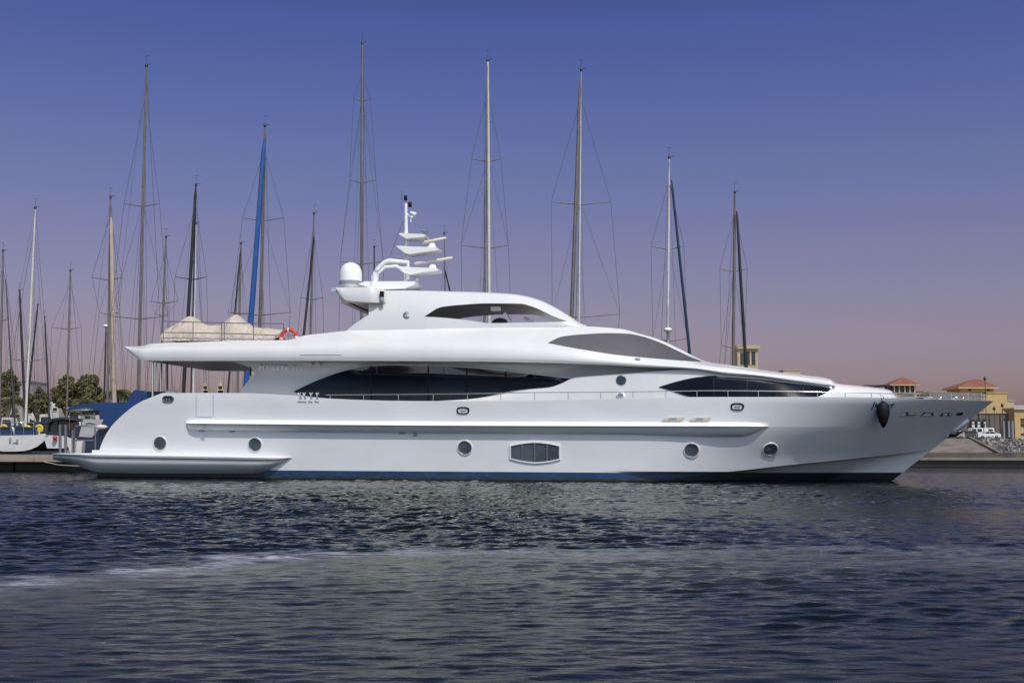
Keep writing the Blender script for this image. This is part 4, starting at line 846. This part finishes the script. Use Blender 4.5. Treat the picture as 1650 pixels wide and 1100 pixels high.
# cars
carw = M('white_car_paint', (.72, .72, .72), .25, coat=.6); cglass = M('car_glass', (.02, .025, .03), .08); tyre = M('tyre', (.015, .015, .015), .8); carg = M('silver_car_paint', (.35, .33, .30), .3, coat=.6); redl = M('red_lens', (.35, .02, .02), .3)
def car(name, label, px, Y, L, prof, win, paint, z=ZQ, H=1.5, Wd=1.8, flip=1, wr=.33, cat='car'):
    c = Wp(px, 706, Y); e = empty(name, label, cat, (c.x, Y, z), 'cars parked on the quay')
    P2 = [(flip*(u-.5)*L, v*H) for u, v in prof]; m_ = MB()
    sec = [(-1, .0), (-.9, .0)]
    y0, y1 = -Wd/2, Wd/2
    m_.prism([(u, v) for u, v in P2], y0+.06, y1-.06); m_.prism([(u*.995, min(v, .93*H*.62)) for u, v in P2], y0, y1); m_.build('body', paint, e)
    for w in win:
        m_ = MB(); m_.prism([(flip*(u-.5)*L, v*H) for u, v in w], y0+.045, y1-.045); m_.build('window', cglass, e)
    for u in (.19, .80):
        for yy in (y0+.02, y1-.02):
            m_ = MB(); m_.lathe((flip*(u-.5)*L, yy, wr), [(.001, -.12), (wr*.95, -.11), (wr, -.08), (wr, .08), (wr*.95, .11), (.001, .12)], 18, ax=(0, 1, 0)); w_ = m_.build('wheel', tyre, e)
            m_ = MB(); m_.lathe((flip*(u-.5)*L, yy, wr), [(.001, -.135), (wr*.55, -.13), (wr*.6, -.1)], 14, ax=(0, 1, 0)); m_.build('rim', dsteel, w_)
    for yy in (y0+.3, y1-.3):
        m_ = MB(); m_.box((flip*-.5*L-.03, yy-.15, .62*H*.62+.1), (flip*-.5*L+.06, yy+.15, .62*H*.62+.28)); m_.build('headlight', cglass, e)
        m_ = MB(); m_.box((flip*.5*L-.06, yy-.12, .55), (flip*.5*L+.03, yy+.12, .75)); m_.build('tail_light', redl, e)
    return e
SED = [(0, .18), (0, .48), (.04, .56), (.24, .64), (.38, .96), (.50, 1.0), (.66, .97), (.86, .70), (.98, .64), (1, .45), (.99, .18)]
SEDW = [[(.27, .66), (.39, .91), (.50, .945), (.50, .66)], [(.52, .66), (.52, .945), (.65, .915), (.80, .70), (.80, .66)]]
VAN = [(0, .14), (0, .42), (.03, .50), (.12, .56), (.22, .95), (.27, 1.0), (.97, 1.0), (1, .95), (1, .14)]
VANW = [[(.15, .60), (.235, .90), (.36, .90), (.36, .60)], [(.40, .60), (.40, .90), (.56, .90), (.56, .60)], [(.78, .62), (.78, .88), (.94, .88), (.94, .62)]]
SUV = [(0, .2), (0, .52), (.04, .60), (.22, .66), (.33, .97), (.38, 1.0), (.90, 1.0), (.98, .66), (1, .2)]
SUVW = [[(.27, .68), (.35, .93), (.52, .93), (.52, .68)], [(.54, .68), (.54, .93), (.70, .93), (.70, .68)], [(.73, .68), (.73, .93), (.87, .93), (.92, .68)]]
car('parked_sedan', 'white rounded saloon car nearest the rocks, in front of the white van', 1592, 237.4, 4.7, SED, SEDW, carw, H=1.5)
car('parked_van', 'long white van with a black rear window, tallest of the parked vehicles', 1577, 242, 6.0, VAN, VANW, carw, H=2.25, Wd=2.0)
car('parked_suv', 'dark off-road car between the anchor and the van', 1557, 239, 4.4, SUV, SUVW, M('dark_car_paint', (.05, .05, .055), .3, coat=.5), H=1.6)
car('parked_hatchback', 'silver beige car half hidden by the anchor', 1536, 238.5, 4.3, SUV, SUVW, carg, H=1.55)

# ================================================================== LEFT SHORE: houses, trees
building('grey_house', 'plain grey white house behind the leftmost masts', 9, 43, 614, 690, 215, 10, greyw, 'house', zbase=1.3, wins=[(17, 22, 640, 646)])
building('tan_roof_house', 'low house with a tan roof between the trees on the left', 48, 80, 634, 690, 230, 10, M('tan_render', (.38, .26, .18), .85, var=.2), 'house', zbase=1.3, wins=[(55, 59, 640, 644)])
building('white_cabin', 'white flat roofed cabin with dark windows left of the blue boat cover', 45, 96, 645, 690, 205, 7, whitew, 'building', zbase=1.3, wins=[(53, 61, 647, 652), (66, 71, 650, 656), (79, 82, 650, 655), (85, 92, 657, 662)])
building('long_white_shed', 'long low white shed beneath the big tree', 113, 205, 646, 690, 200, 8, whitew, 'building', zbase=1.3, wins=[(118, 124, 651, 655), (135, 141, 651, 655)])
leafA = M('foliage_olive', (.19, .18, .055), .8, var=.4, vscale=.8); leafB = M('foliage_dark', (.10, .105, .033), .8, var=.5, vscale=.8); barkm = M('bark', (.12, .09, .065), .9)
def tree(label, px, pyt, wpx, Y, z0=1.3, n=9000, kind=0):
    c = Wp(px, pyt, Y); Hh = c.z-z0; Wd = wpx/2*Y/F; e = empty('broadleaf_tree', label, 'tree', (c.x, Y, z0), 'trees on the left shore'); g = np.random.default_rng(int(px*7+pyt))
    m_ = MB(); m_.tube([(0, 0, -.3), (.2, 0, Hh*.3), (.1, .1, Hh*.6)], [.4, .3, .15], 8)
    for k in range(6):
        a = k*1.05; m_.tube([(.15, 0, Hh*(.25+.03*k)), (Wd*.5*math.cos(a), Wd*.5*math.sin(a), Hh*.62)], [.16, .05], 6)
    m_.build('trunk', barkm, e)
    nc = 95; th = g.uniform(0, 2*np.pi, nc); ph = g.uniform(.0, 1, nc); cc = np.stack([Wd*.68*np.cos(th)*np.sqrt(ph), Wd*.55*np.sin(th)*np.sqrt(ph), Hh*(.50+.40*g.random(nc)*(1-.45*ph))], 1); cr = g.uniform(.09, .24, nc)*Wd
    m_ = MB(); 
    for i in range(n):
        k = g.integers(nc); d = g.normal(size=3); d /= np.linalg.norm(d); r_ = cr[k]*g.uniform(.72, 1.03); p = cc[k]+d*r_*np.array([1, 1, .8])
        if p[2] < Hh*.2: continue
        a = g.normal(size=3); a /= np.linalg.norm(a); b_ = np.cross(a, d+.6*g.normal(size=3)); b_ /= np.linalg.norm(b_)+1e-6; s_ = g.uniform(.10, .22)
        m_.add([p-a*s_, p+b_*s_*.7, p+a*s_, p-b_*s_*.7], [(0, 1, 2, 3)], 0 if g.random() < (.65 if k % 2 else .35) else 1)
    m_.build('crown', [leafA, leafB], e)
tree('dark green tree at the left edge behind the masts', 14, 580, 52, 190)
tree('largest round olive green tree left of the blue boat cover, right half', 142, 592, 64, 195, n=14000)
tree('round olive green tree left half of the big clump behind thin masts', 108, 594, 56, 196, n=14000)
tree('lower green tree in the gap between the leftmost tree and big clump', 62, 614, 50, 198, n=8000)
tree('small green tree seen under the aft deck overhang', 382, 618, 26, 200, n=3000)
def palm(label, px, pyt, Y, sp=1.0, z0=1.3):
    c = Wp(px, pyt, Y); Hh = c.z-z0; e = empty('palm_tree', label, 'palm', (c.x, Y, z0), 'palms on the left shore'); g = random.Random(int(px))
    m_ = MB(); m_.tube([(0, 0, -.3), (.1, 0, Hh*.5), (0, 0, Hh*.82)], [.3, .24, .2], 8); m_.build('trunk', barkm, e); m_ = MB(); top_ = Vector((0, 0, Hh*.82))
    for k in range(60):
        a = k*2.399; rise = g.uniform(-.3, 1.0); Lf = g.uniform(2.2, 3.0)*sp; prev = None; d = Vector((math.cos(a), math.sin(a), 0)); sdn = Vector((-d.y, d.x, 0)); w_ = .5*sp
        for j in range(10):
            t_ = j/9; p = top_+d*Lf*t_*(1-.1*rise)+Vector((0, 0, Lf*(rise*t_*.75-.85*t_*t_))); w2 = w_*math.sin(math.pi*(t_*.85+.08))
            cur = (p+sdn*w2-Vector((0, 0, w2*.5)), p, p-sdn*w2-Vector((0, 0, w2*.5)))
            if prev:
                for sg in (-1, 1):
                    for q_ in (0., .33, .66):
                        a0 = prev[1].lerp(p, q_); tip_ = a0+d*.28*sp+sdn*sg*w2*1.5-Vector((0, 0, w2*.9+.05)); m_.add([a0, a0+d*.09*sp, tip_], [(0, 1, 2)], k % 2)
                m_.add([prev[1]-sdn*.02, prev[1]+sdn*.02, p+sdn*.02, p-sdn*.02], [(0, 1, 2, 3)], k % 2)
            prev = cur
    m_.build('crown', [leafA, leafB], e)
palm('feathery palm between the big tree and the tall blue capped boom', 190, 612, 185, 1.1)
palm('palm in front of the grey house at the left edge', 22, 628, 180, .9)
palm('small palm low against the big tree', 140, 632, 180, .8)
palm('palm just left of the aft deck posts', 212, 618, 188, .8)
# roadside hedge mass
mb = MB(); g = np.random.default_rng(5)
for i in range(5200):
    px = g.uniform(-40, 235); Y_ = 203+g.uniform(0, 5); c = Wp(px, 700, Y_); hgt = 4.2+1.6*math.sin(px*.11)+1.2*math.sin(px*.27+1); p = np.array([c.x, Y_, 1.3+g.random()**.6*hgt]); a = g.normal(size=3); a /= np.linalg.norm(a); b_ = np.cross(a, g.normal(size=3)); b_ /= np.linalg.norm(b_); s_ = g.uniform(.2, .4)
    mb.add([p-a*s_, p+b_*s_*.7, p+a*s_, p-b_*s_*.7], [(0, 1, 2, 3)], i % 2)
tag(mb.build('shrubbery', [leafA, leafB]), 'low line of green shrubs behind the white sheds on the left shore', 'shrubs', kind='stuff')

# ================================================================== SAILING BOATS
alu = M('mast_aluminium', (.20, .18, .16), .45, metal=.3, var=.2, vscale=2); alul = M('pale_mast', (.62, .60, .56), .45, var=.1); dark = M('dark_spar', (.018, .018, .022), .5)
tan_s = M('tan_sail', (.50, .42, .33), .8, var=.15, vscale=4); blue_s = M('blue_canvas', (.007, .045, .16), .75, var=.25, vscale=1.5, bump=.3, bscale=6); navy_s = M('navy_canvas', (.015, .04, .09), .8, var=.2); wire = M('rigging_wire', (.10, .09, .09), .5)
whull = M('white_hull', (.66, .65, .63), .35, var=.12, vscale=1); nhull = M('navy_hull', (.02, .03, .06), .3); yell = M('yellow_foam', (.55, .42, .03), .6); teak = M('teak', (.28, .19, .12), .8, var=.3, vscale=3)
def hullmesh(L, B, fb, m_):
    rows = []
    for t_ in np.linspace(0, 1, 22):      # bow at +y
        y = (t_-.45)*L; w = B/2*(1-max(0, (t_-.35)/.65)**2.1)*(1-.28*max(0, (.35-t_)/.35)**1.5); w = max(w, .02); sh = fb*(1+.22*t_*t_)
        dp = -.5*(1-max(0, (t_-.7)/.3)**2) + (.55*max(0, (.2-t_)/.2)); row = []
        for k, a in enumerate(np.linspace(0, math.pi, 13)):
            cx_ = math.cos(a); sy_ = math.sin(a); row.append(Vector((w*math.copysign(abs(cx_)**.6, cx_), y+(.06*L*max(0, (t_-.8)/.2)*(1-sy_)), sh*(1-sy_**1.2)+dp*sy_**1.2)))
        rows.append(row)
    m_.grid(rows); m_.add(rows[0], [tuple(range(13))]); m_.add([p for r in (rows,) for p in [q[0] for q in r]+[q[-1] for q in r][::-1]], [tuple(range(44))], 1)
def sailboat(label, top_, bot_, Y, w, mat_, spr=(), jib=None, L=12.5, B=3.7, heading=1, hullm=whull, fb=1.15, extra_wires=3, mat2=None, radar=None, boom=True, boomc=None, hull=True, headpx=None):
    T_ = Wp(*top_, Y); Bt = Wp(*bot_, Y); d = (Bt-T_); k = (1.2-T_.z)/d.z; base_ = T_+d*k
    e = empty('sailing_boat', label, 'sailing boat', (base_.x, Y, 0), 'sailing boats moored behind the yacht'); O = Vector((base_.x, Y, 0)); r_ = .78*w/2*Y/F
    if hull:
        m_ = MB(); hullmesh(L, B, fb, m_); 
        h_ = m_.build('hull', [hullm, teak], e); h_.rotation_euler = (0, 0, math.pi if heading > 0 else 0)
        m_ = MB(); s_ = -1 if heading > 0 else 1
        m_.add([(-B*.27, s_*-1.5, fb), (B*.27, s_*-1.5, fb), (B*.2, s_*3.2, fb), (-B*.2, s_*3.2, fb), (-B*.21, s_*-1.2, fb+.5), (B*.21, s_*-1.2, fb+.5), (B*.14, s_*2.6, fb+.35), (-B*.14, s_*2.6, fb+.35)], [(0, 1, 5, 4), (1, 2, 6, 5), (2, 3, 7, 6), (3, 0, 4, 7), (4, 5, 6, 7)]); m_.build('coachroof', whull, e)
        if boom:
            m_ = MB(); b0 = Vector((0, s_*-.2, fb+1.6)); b1 = Vector((.1, s_*-L*.36, fb+1.75)); m_.tube([b0, b0.lerp(b1, .3), b1], [.09, .17, .08], 8); m_.build('boom', boomc or navy_s, e)
        m_ = MB()
        for sx_ in (-1, 1):
            pts = [Vector((sx_*B*.42, s_*(t_-.5)*L*.8, fb+.62)) for t_ in np.linspace(0, .8, 5)]; m_.tube(pts, .018, 6)
            for p in pts: m_.tube([p, p-Vector((0, 0, .6))], .018, 6)
        m_.build('guard_rail', wire, e)
    t_ = T_-O; b_ = base_-O
    m_ = MB(); m_.tube([b_, b_.lerp(t_, .7), t_], [r_, r_*.95, r_*.6], 10); mst = m_.build('mast', mat_, e)
    if mat2: m_ = MB(); off = Vector((r_*1.35, -.1, 0)); m_.tube([b_+off, b_.lerp(t_, .97)+off*.8], [r_*.75, r_*.45], 8); m_.build('mainsail_track', mat2, e)
    m_ = MB(); m_.tube([t_, t_+Vector((0, 0, .75))], .012, 5); m_.tube([t_+Vector((-.05, 0, .08)), t_+Vector((.35, 0, .12))], .022, 5); gg = random.Random(int(top_[0]*3)); m_.tube([t_+Vector((-gg.uniform(0, .2), 0, .75)), t_+Vector((gg.uniform(.03, .22), 0, .78))], .014, 5); m_.lathe(t_, [(.09, -.1), (.12, .1), (.001, .15)], 8); m_.build('masthead_gear', dark, e)
    tips = []
    for (py_, xl, xr) in spr:
        a, c = Wp(xl, py_, Y)-O, Wp(xr, py_, Y)-O; f_ = (a.z-b_.z)/(t_.z-b_.z); md = b_.lerp(t_, f_)-Vector((0, 0, .22))
        m_ = MB(); m_.tube([a, md, c], [.028, .05, .028], 6); m_.build('spreader', mat_ if mat_ is not alul else alu, e); tips.append((a, c))
    for s_ in (0, 1):
        seq = [t_.lerp(b_, .08)]+[tp[s_] for tp in tips]+[Vector(((-1 if s_ == 0 else 1)*B*.45+b_.x, 0, fb))]
        m_ = MB(); m_.tube(seq, .016, 5, cap=False); m_.build('shroud', wire, e)
        for tp in tips[1:] if len(tips) > 1 else []:
            f_ = (tips[0][0].z-b_.z)/(t_.z-b_.z); m_ = MB(); m_.tube([b_.lerp(t_, f_), tp[s_]], .012, 5, cap=False); m_.build('shroud', wire, e)
    g = random.Random(int(top_[0]))
    if tips:
        for k in range(extra_wires):
            f_ = g.uniform(.5, .95); m_ = MB(); m_.tube([b_.lerp(t_, f_), Vector((b_.x+g.uniform(-1.3, 1.3), g.uniform(-1.5, 1.5), fb))], .011, 5, cap=False); m_.build('halyard', wire, e)
    for s_ in (-1, 1): m_ = MB(); m_.tube([t_, Vector((b_.x*.3, s_*L*.48, fb+.2))], .013, 5, cap=False); m_.build('stay', wire, e)
    if jib:
        jt, jb, jw, jm, dy = jib; a = Wp(*jt, Y-.3)-O; c = Wp(*jb, Y+dy)-O; kk = (fb+.9-a.z)/(c.z-a.z); c = a+(c-a)*kk; rr = jw/2*Y/F
        m_ = MB(); m_.tube([a, a.lerp(c, .04), a.lerp(c, .5), a.lerp(c, .93), c], [rr*.3, rr*.75, rr*.95, rr, rr*.5], 10); m_.build('furled_sail', jm, e)
    if radar: q = Wp(*radar, Y-.4)-O; m_ = MB(); m_.lathe(q, [(.001, -.18), (.30, -.12), (.32, .05), (.2, .13), (.001, .15)], 14); m_.build('radar_dome', whitep, e)
    return e
sb = sailboat
sb('sailing boat with a grey brown mast leftmost of all, cut by the photo edge', (5, 404), (1.5, 560), 106, 5, alu, spr=[(513, -14, 17)], jib=((9, 450), (16, 560), 2.5, dark, -2))
b2_ = sb('sailing boat with a plain white mast and white stern with yellow horseshoe buoys', (57, 335), (43, 640), 96, 5.2, alul, spr=[(578, 18, 72)], L=13, B=4.0, fb=1.35)
sb('sailing boat with a black mast just left of the white mast', (31.5, 468), (39, 640), 118, 5.5, dark, L=10)
sb('sailing boat with a short raked black mast just right of the white mast', (61, 491), (45, 640), 134, 4.2, dark, L=9)
sb('sailing boat with a thin black mast and angled gear, left of the big tree', (72, 511), (78.5, 650), 150, 3.8, dark, L=9)
sb('sailing boat with a plain brown mast in front of the big tree', (113.5, 436), (108, 650), 110, 4.5, alu, spr=[(527, 83, 131)], L=11)
sb('sailing boat with a tan furled sail wound along its grey mast', (178, 318), (174.5, 560), 92, 5, alu, spr=[(447, 148, 197), (503, 160, 192)], jib=((179, 350), (184, 640), 8, tan_s, 0), L=12)
sb('small sailing boat with a radar on a dark pole beside the tan furled sail', (171, 527), (168, 640), 128, 4, dark, L=9, radar=(171, 525))
sb('tallest sailing boat of the left half, thick grey mast with two spreader pairs', (236, 106), (224, 555), 84, 5.5, alu, spr=[(328, 200, 257), (509, 178, 271)], L=15, B=4.2, fb=1.4, mat2=alu, extra_wires=6, boomc=blue_s)
sb('sailing boat with a slim brown mast above the left end of the beige covers', (267.5, 382), (261, 550), 104, 5, alu, spr=[(485, 243, 287), (505, 250, 270)], L=11)
sb('sailing boat with a black furled sail and white mast behind the stern cover', (316, 298), (311, 500), 94, 3.5, dark, spr=[(446, 282, 333)], mat2=None, jib=((315.5, 300), (303, 510), 6, dark, 0), L=12)
e_ = sb('sailing boat with a bare white mast seen under the aft deck', (315.5, 360), (312.5, 560), 100, 5, alul, L=10)
sb('short masted sailing boat between the two beige cover peaks', (388.5, 392), (386, 500), 112, 5, alu, spr=[(503, 368, 398)], jib=((388, 400), (379, 500), 3.5, dark, 0), L=10)
sb('sailing boat with a long royal blue furled sail leaning left of its mast', (427, 203), (419, 520), 86, 5.5, alu, spr=[(351, 391, 457), (503, 372, 468)], jib=((426, 225), (404, 520), 9.5, M('royal_blue_sailcloth', (.012, .10, .36), .7, var=.2, vscale=2), 0), L=13, mat2=alu, extra_wires=6)
sb('sailing boat with a dark raked spar left of the satellite dome', (506, 344), (500.5, 530), 98, 4.5, alu, spr=[(479, 485, 520)], jib=((506, 380), (490, 535), 4.5, dark, 0), L=11)
sb('tallest sailing boat of all, grey mast with three spreader pairs above the dome', (583.5, 70), (583, 440), 88, 7, alu, spr=[(159, 570, 597), (290, 563, 606), (421, 548, 617.5)], L=15, B=4.2, fb=1.4, extra_wires=2)
sb('small sailing boat with a dark masthead just right of the dome', (603, 398), (603, 440), 118, 4.5, dark, L=9)
sb('small sailing boat with a thin mast close behind the radar scanners', (716, 376), (717, 470), 112, 3.2, alu, jib=((715.5, 430), (726, 472), 3, dark, 0), L=9)
sb('sailing boat with a pale thick mast and two spreader pairs behind the hardtop', (786, 98), (788, 470), 82, 7.5, alul, spr=[(256, 760, 807), (395, 743, 819)], L=14, B=4.2, extra_wires=5, jib=((783.5, 130), (781, 470), 4, alu, 0))
sb('sailing boat with a twin line mast and wide spreaders behind the pilot house', (936.5, 113), (933, 515), 84, 4, alul, spr=[(325, 888, 984), (506, 890, 999)], L=14, B=4.3, extra_wires=4, jib=((935, 125), (921, 505), 6, alu, 0))
sb('sailing boat with a white mast and blue furled sail leaning right', (1078.5, 254), (1076, 540), 86, 6, alul, spr=[(397, 1049, 1102), (545, 1052, 1108)], L=13, jib=((1082, 290), (1111, 566), 5, navy_s, 0), radar=(1076, 531))
sb('sailing boat furthest right with a brown mast and black furled sail', (1184, 310), (1181.5, 585), 92, 6.5, alu, spr=[(433, 1160, 1204), (556, 1162, 1200)], L=12, jib=((1187, 340), (1202, 590), 5.5, dark, 0))
# horseshoe buoys on the white stern
for i, (px, py) in enumerate([(6, 690), (44, 691.5), (63, 690)]):
    q = Wp(px, py, 89); m_ = MB()
    ringv = [[Vector((q.x+(.24+.10*math.cos(b_))*math.cos(a), q.y+.09*math.sin(b_), q.z+(.24+.10*math.cos(b_))*math.sin(a))) for b_ in np.linspace(0, 2*math.pi, 8, endpoint=False)] for a in np.linspace(R(-60), R(240), 16)]
    m_.grid(ringv, 0, True, True); m_.box((q.x-.2, q.y-.03, q.z-.2), (q.x+.2, q.y+.03, q.z+.2))
    tag(m_.build('horseshoe_buoy', yell), ['yellow horseshoe buoy at the left edge of the photo', 'yellow horseshoe buoy centred on the white stern', 'duller yellow buoy right of the white stern'][i], 'buoy', 'yellow horseshoe buoys')
# transom details of the white stern boat
q = Wp(35, 712, 88); 

# ================================================================== PONTOON AND LEFT MARINA
plank = M('pontoon_planks', (.27, .22, .17), .85, var=.35, vscale=2, stretch=(.3, 4, 1)); dwet = M('wet_timber', (.010, .010, .008), .5, var=.4, vscale=1.5)
e = empty('pontoon', 'timber faced floating pontoon left of the yacht stern', 'pontoon'); a = Wp(110, 740, 58)
z1 = Wp(40, 735.5, 58).z; z0_ = Wp(40, 743.5, 58).z
m_ = MB(); m_.box((-60, 58.2, z1-.06), (a.x, 66, z1)); m_.build('deck', plank, e)
m_ = MB(); xx = -60.
while xx < a.x-.1:
    x2 = min(xx+3.0, a.x); m_.box((xx, 58.0, z0_), (x2-.02, 58.2, z1-.005)); xx = x2
m_.build('fascia', M('fascia_board', (.40, .33, .27), .85, var=.3, vscale=1.5, stretch=(.3, 1, 2)), e)
for k in range(9):
    x_ = a.x-.3-k*3.0; m_ = MB(); m_.box((x_-2.9, 59.3, -.4), (x_, 65.6, z1-.07)); m_.build('float', dwet, e)
m_ = MB(); q0 = Wp(70, 742, 57.98); m_.tube([(q0.x, 57.98, z0_), (Wp(95, 749, 55.5).x, 55.5, .35), (Wp(135, 750, 53.6).x, 53.6, .32)], .025); tag(m_.build('mooring_rope', tan_s), 'slack tan mooring rope from pontoon to swim platform', 'rope')
for i, (px, w_) in enumerate([(97.5, .14), (107, .17)]):
    pass
# far pontoon
e = empty('walkway', 'narrow weathered walkway running behind the moored boats', 'walkway'); m_ = MB(); m_.box((-75, 77, .45), (a.x+60, 78.5, .6)); m_.build('deck', plank, e); m_ = MB()
m_.box((-75, 77.2, -.4), (a.x+60, 78.3, .44)); m_.build('float', dwet, e)

def prismY(pxpts, Y0, Y1, m_, mi=0):
    pp = [Wp(u, v, Y0) for u, v in pxpts]; m_.prism([(p.x, p.z) for p in pp], Y0, Y1, mi)
# dark motor boat with blue cover and grey dinghy
e = empty('blue_covered_boat', 'dark hulled boat under a big blue canvas cover behind the stern', 'boat', (0, 0, 0)); Y_ = 70.
m_ = MB(); prismY([(106, 661), (113, 654), (130, 650.5), (165, 648.5), (204, 648), (211, 634), (217, 628), (226, 628.5), (238, 634), (245, 648), (250, 690), (160, 690), (160, 662), (140, 655.5), (118, 658)], Y_, Y_+2.4, m_); m_.build('canvas_cover', blue_s, e)
m_ = MB(); prismY([(112, 664), (160, 662), (160, 668), (108, 669)], Y_+.2, Y_+2.2, m_); m_.build('sprayhood_window', cglass, e)
m_ = MB(); prismY([(108, 656.5), (140, 655.5), (160, 658.5), (158, 661), (110, 661.5)], Y_+.1, Y_+2.3, m_); m_.build('cockpit_coaming', whitew, e)
m_ = MB(); prismY([(118, 690), (160, 676), (230, 680), (230, 733), (150, 735), (125, 725)], Y_+.3, Y_+3.4, m_); m_.build('hull', nhull, e)
for px in (112, 131, 152): m_ = MB(); q0, q1 = Wp(px, 692, Y_), Wp(px, 664, Y_); m_.tube([(q0.x, Y_, q0.z), (q1.x, Y_, q1.z)], .03); m_.build('frame_post', dsteel, e)
m_ = MB(); pp = [Wp(u, v, 66.5) for u, v in [(127, 703), (134, 675), (167, 675.5), (160, 690), (148, 704.5)]]
mm_ = [[Vector((p.x, 66.5+d, p.z)) for p in pp] for d in (0, .12)]; m_.grid(mm_, 0, False, True); m_.add(mm_[0], [(0, 1, 2, 3, 4)]); m_.add(mm_[1], [(4, 3, 2, 1, 0)])
m_.tube([Wp(138, 681, 66.45), Wp(145, 679.5, 66.45), Wp(153, 682, 66.45)], .025); tag(m_.build('grey_dinghy', M('pale_grey_rubber', (.40, .40, .41), .5, var=.15)), 'pale grey dinghy on edge behind the platform gate', 'dinghy')
m_ = MB(); q = Wp(164, 688, 66); m_.ball((q.x, q.y, q.z), .25, 10, sc=(1.3, 1, .6)); tag(m_.build('white_fender', whitew), 'small white fender beside the grey dinghy', 'fender')
m_ = MB(); prismY([(107, 707), (118, 706), (122, 729), (118, 734), (112, 727)], 66.3, 66.8, m_); prismY([(124, 709), (133, 711), (131, 730), (122, 730)], 66.3, 66.8, m_); tag(m_.build('white_tender_bow', whitew), 'white upright bow of a small tender between the gate posts', 'boat')
# white motor cruiser with black roof frame
e = empty('motor_cruiser', 'small motor cruiser with a black curved hardtop left of the gate posts', 'boat'); Y_ = 84.
m_ = MB(); prismY([(70, 703), (78, 700), (106, 701), (112, 706), (108, 722), (76, 722)], Y_, Y_+5, m_); m_.build('hull', whull, e)
m_ = MB(); pts = [Wp(76, 700, Y_), Wp(78, 685, Y_), Wp(84, 676.5, Y_), Wp(100, 674.5, Y_), Wp(125, 677, Y_)]; m_.tube(pts, .12); m_.tube([p+Vector((0, 2.4, 0)) for p in pts], .12)
m_.grid([[p for p in pts[1:]], [p+Vector((0, 2.4, 0)) for p in pts[1:]]], 0, False); m_.build('hardtop', dark, e)
m_ = MB(); prismY([(79, 696), (80, 685), (86, 678), (93, 677.5), (93, 696)], Y_+.1, Y_+2.2, m_); prismY([(95, 696), (95, 677.5), (108, 677.5), (108, 696)], Y_+.1, Y_+2.2, m_); m_.build('window', cglass, e)
m_ = MB(); prismY([(74, 700), (76, 695), (112, 696), (112, 702)], Y_-.02, Y_+3, m_); m_.build('deck_edge', nhull, e)
m_ = MB(); q = Wp(88.5, 705, Y_-.2); m_.ball((q.x, q.y, q.z), .17, 8); m_.build('orange_float', orange, e)
# white boats further back (left)
def farboat(label, px0, px1, py0, Y, grp='white motor boats by the left shore'):
    e = empty('motor_boat', label, 'boat', (0, 0, 0), grp); w_ = px1-px0; a, b_ = Wp(px0, 700, Y).x, Wp(px1, 700, Y).x; Lb = b_-a
    m_ = MB(); zt = Wp(px0, py0, Y).z; h_ = max(zt*.45, .9)
    m_.add([(a, Y, 0), (b_-Lb*.12, Y, 0), (b_, Y, h_), (a-.1, Y, h_*.9), (a, Y+2.6, 0), (b_-Lb*.12, Y+2.6, 0), (b_, Y+1.3, h_), (a-.1, Y+2.6, h_*.9)], [(0, 1, 2, 3), (4, 5, 6, 7), (3, 2, 6, 7), (0, 3, 7, 4), (1, 2, 6, 5)]); m_.build('hull', whull, e)
    m_ = MB(); m_.prism([(a+Lb*.15, h_*.9), (a+Lb*.2, zt), (a+Lb*.6, zt), (a+Lb*.78, h_)], Y+.4, Y+2.2); m_.build('cabin', whull, e)
    m_ = MB(); m_.prism([(a+Lb*.22, h_*1.1), (a+Lb*.24, zt*.93), (a+Lb*.58, zt*.93), (a+Lb*.68, h_*1.15)], Y+.37, Y+2.23); m_.build('window', cglass, e)
farboat('white motor boat low behind the white mast', 52, 98, 667, 150)
farboat('white motor boat at the left edge beyond the first stern', -8, 30, 672, 156)
farboat('white motor boat under the shed beside the blue cover', 100, 140, 664, 162)
# the white stern boat at the left edge : scooped transom facing us
e = empty('moored_yacht_stern', 'white scooped yacht stern with blue cockpit at the left edge', 'boat'); Y_ = 90.
m_ = MB(); prismY([(-30, 702), (60, 700.5), (79, 700), (75, 706), (68, 713), (60, 719), (50, 723.5), (40, 726), (25, 727), (5, 727), (-10, 724), (-30, 716)], Y_-4, Y_+3, m_); m_.build('hull', whull, e)
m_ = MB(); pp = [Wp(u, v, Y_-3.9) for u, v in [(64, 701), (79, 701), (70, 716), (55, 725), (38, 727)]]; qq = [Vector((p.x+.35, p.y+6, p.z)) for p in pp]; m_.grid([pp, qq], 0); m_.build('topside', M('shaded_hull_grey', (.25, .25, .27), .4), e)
m_ = MB(); prismY([(-10, 688), (16, 687), (20, 702), (-10, 703)], Y_-3.6, Y_-3.3, m_); prismY([(24, 687), (58, 688), (57, 702), (23, 702)], Y_-3.6, Y_-3.3, m_); m_.build('dodger', navy_s, e)
for x_, y_, w_, h_ in [(14.5, 705, 3, 8), (26, 707, 3, 7), (21, 712, 6, 1.2)]: m_ = MB(); prismY([(x_, y_), (x_+w_, y_), (x_+w_, y_+h_), (x_, y_+h_)], Y_-4.06, Y_-4.0, m_); m_.build('transom_fitting', greyp, e)
m_ = MB(); pts = [Wp(-10, 680, Y_-3.9), Wp(18, 680, Y_-3.9), Wp(56, 681, Y_-3.9), Wp(60, 701, Y_-3.9)]; m_.tube(pts, .03)
for px in (0, 18, 38, 54): m_.tube([Wp(px, 680.5, Y_-3.9), Wp(px, 702, Y_-3.9)], .025)
m_.build('pushpit_rail', steel, e)
m_ = MB(); prismY([(14, 702), (16, 690), (19, 687), (22, 690), (21, 703)], Y_-3.3, Y_-3.1, m_); m_.build('steering_pedestal', whitep, e)
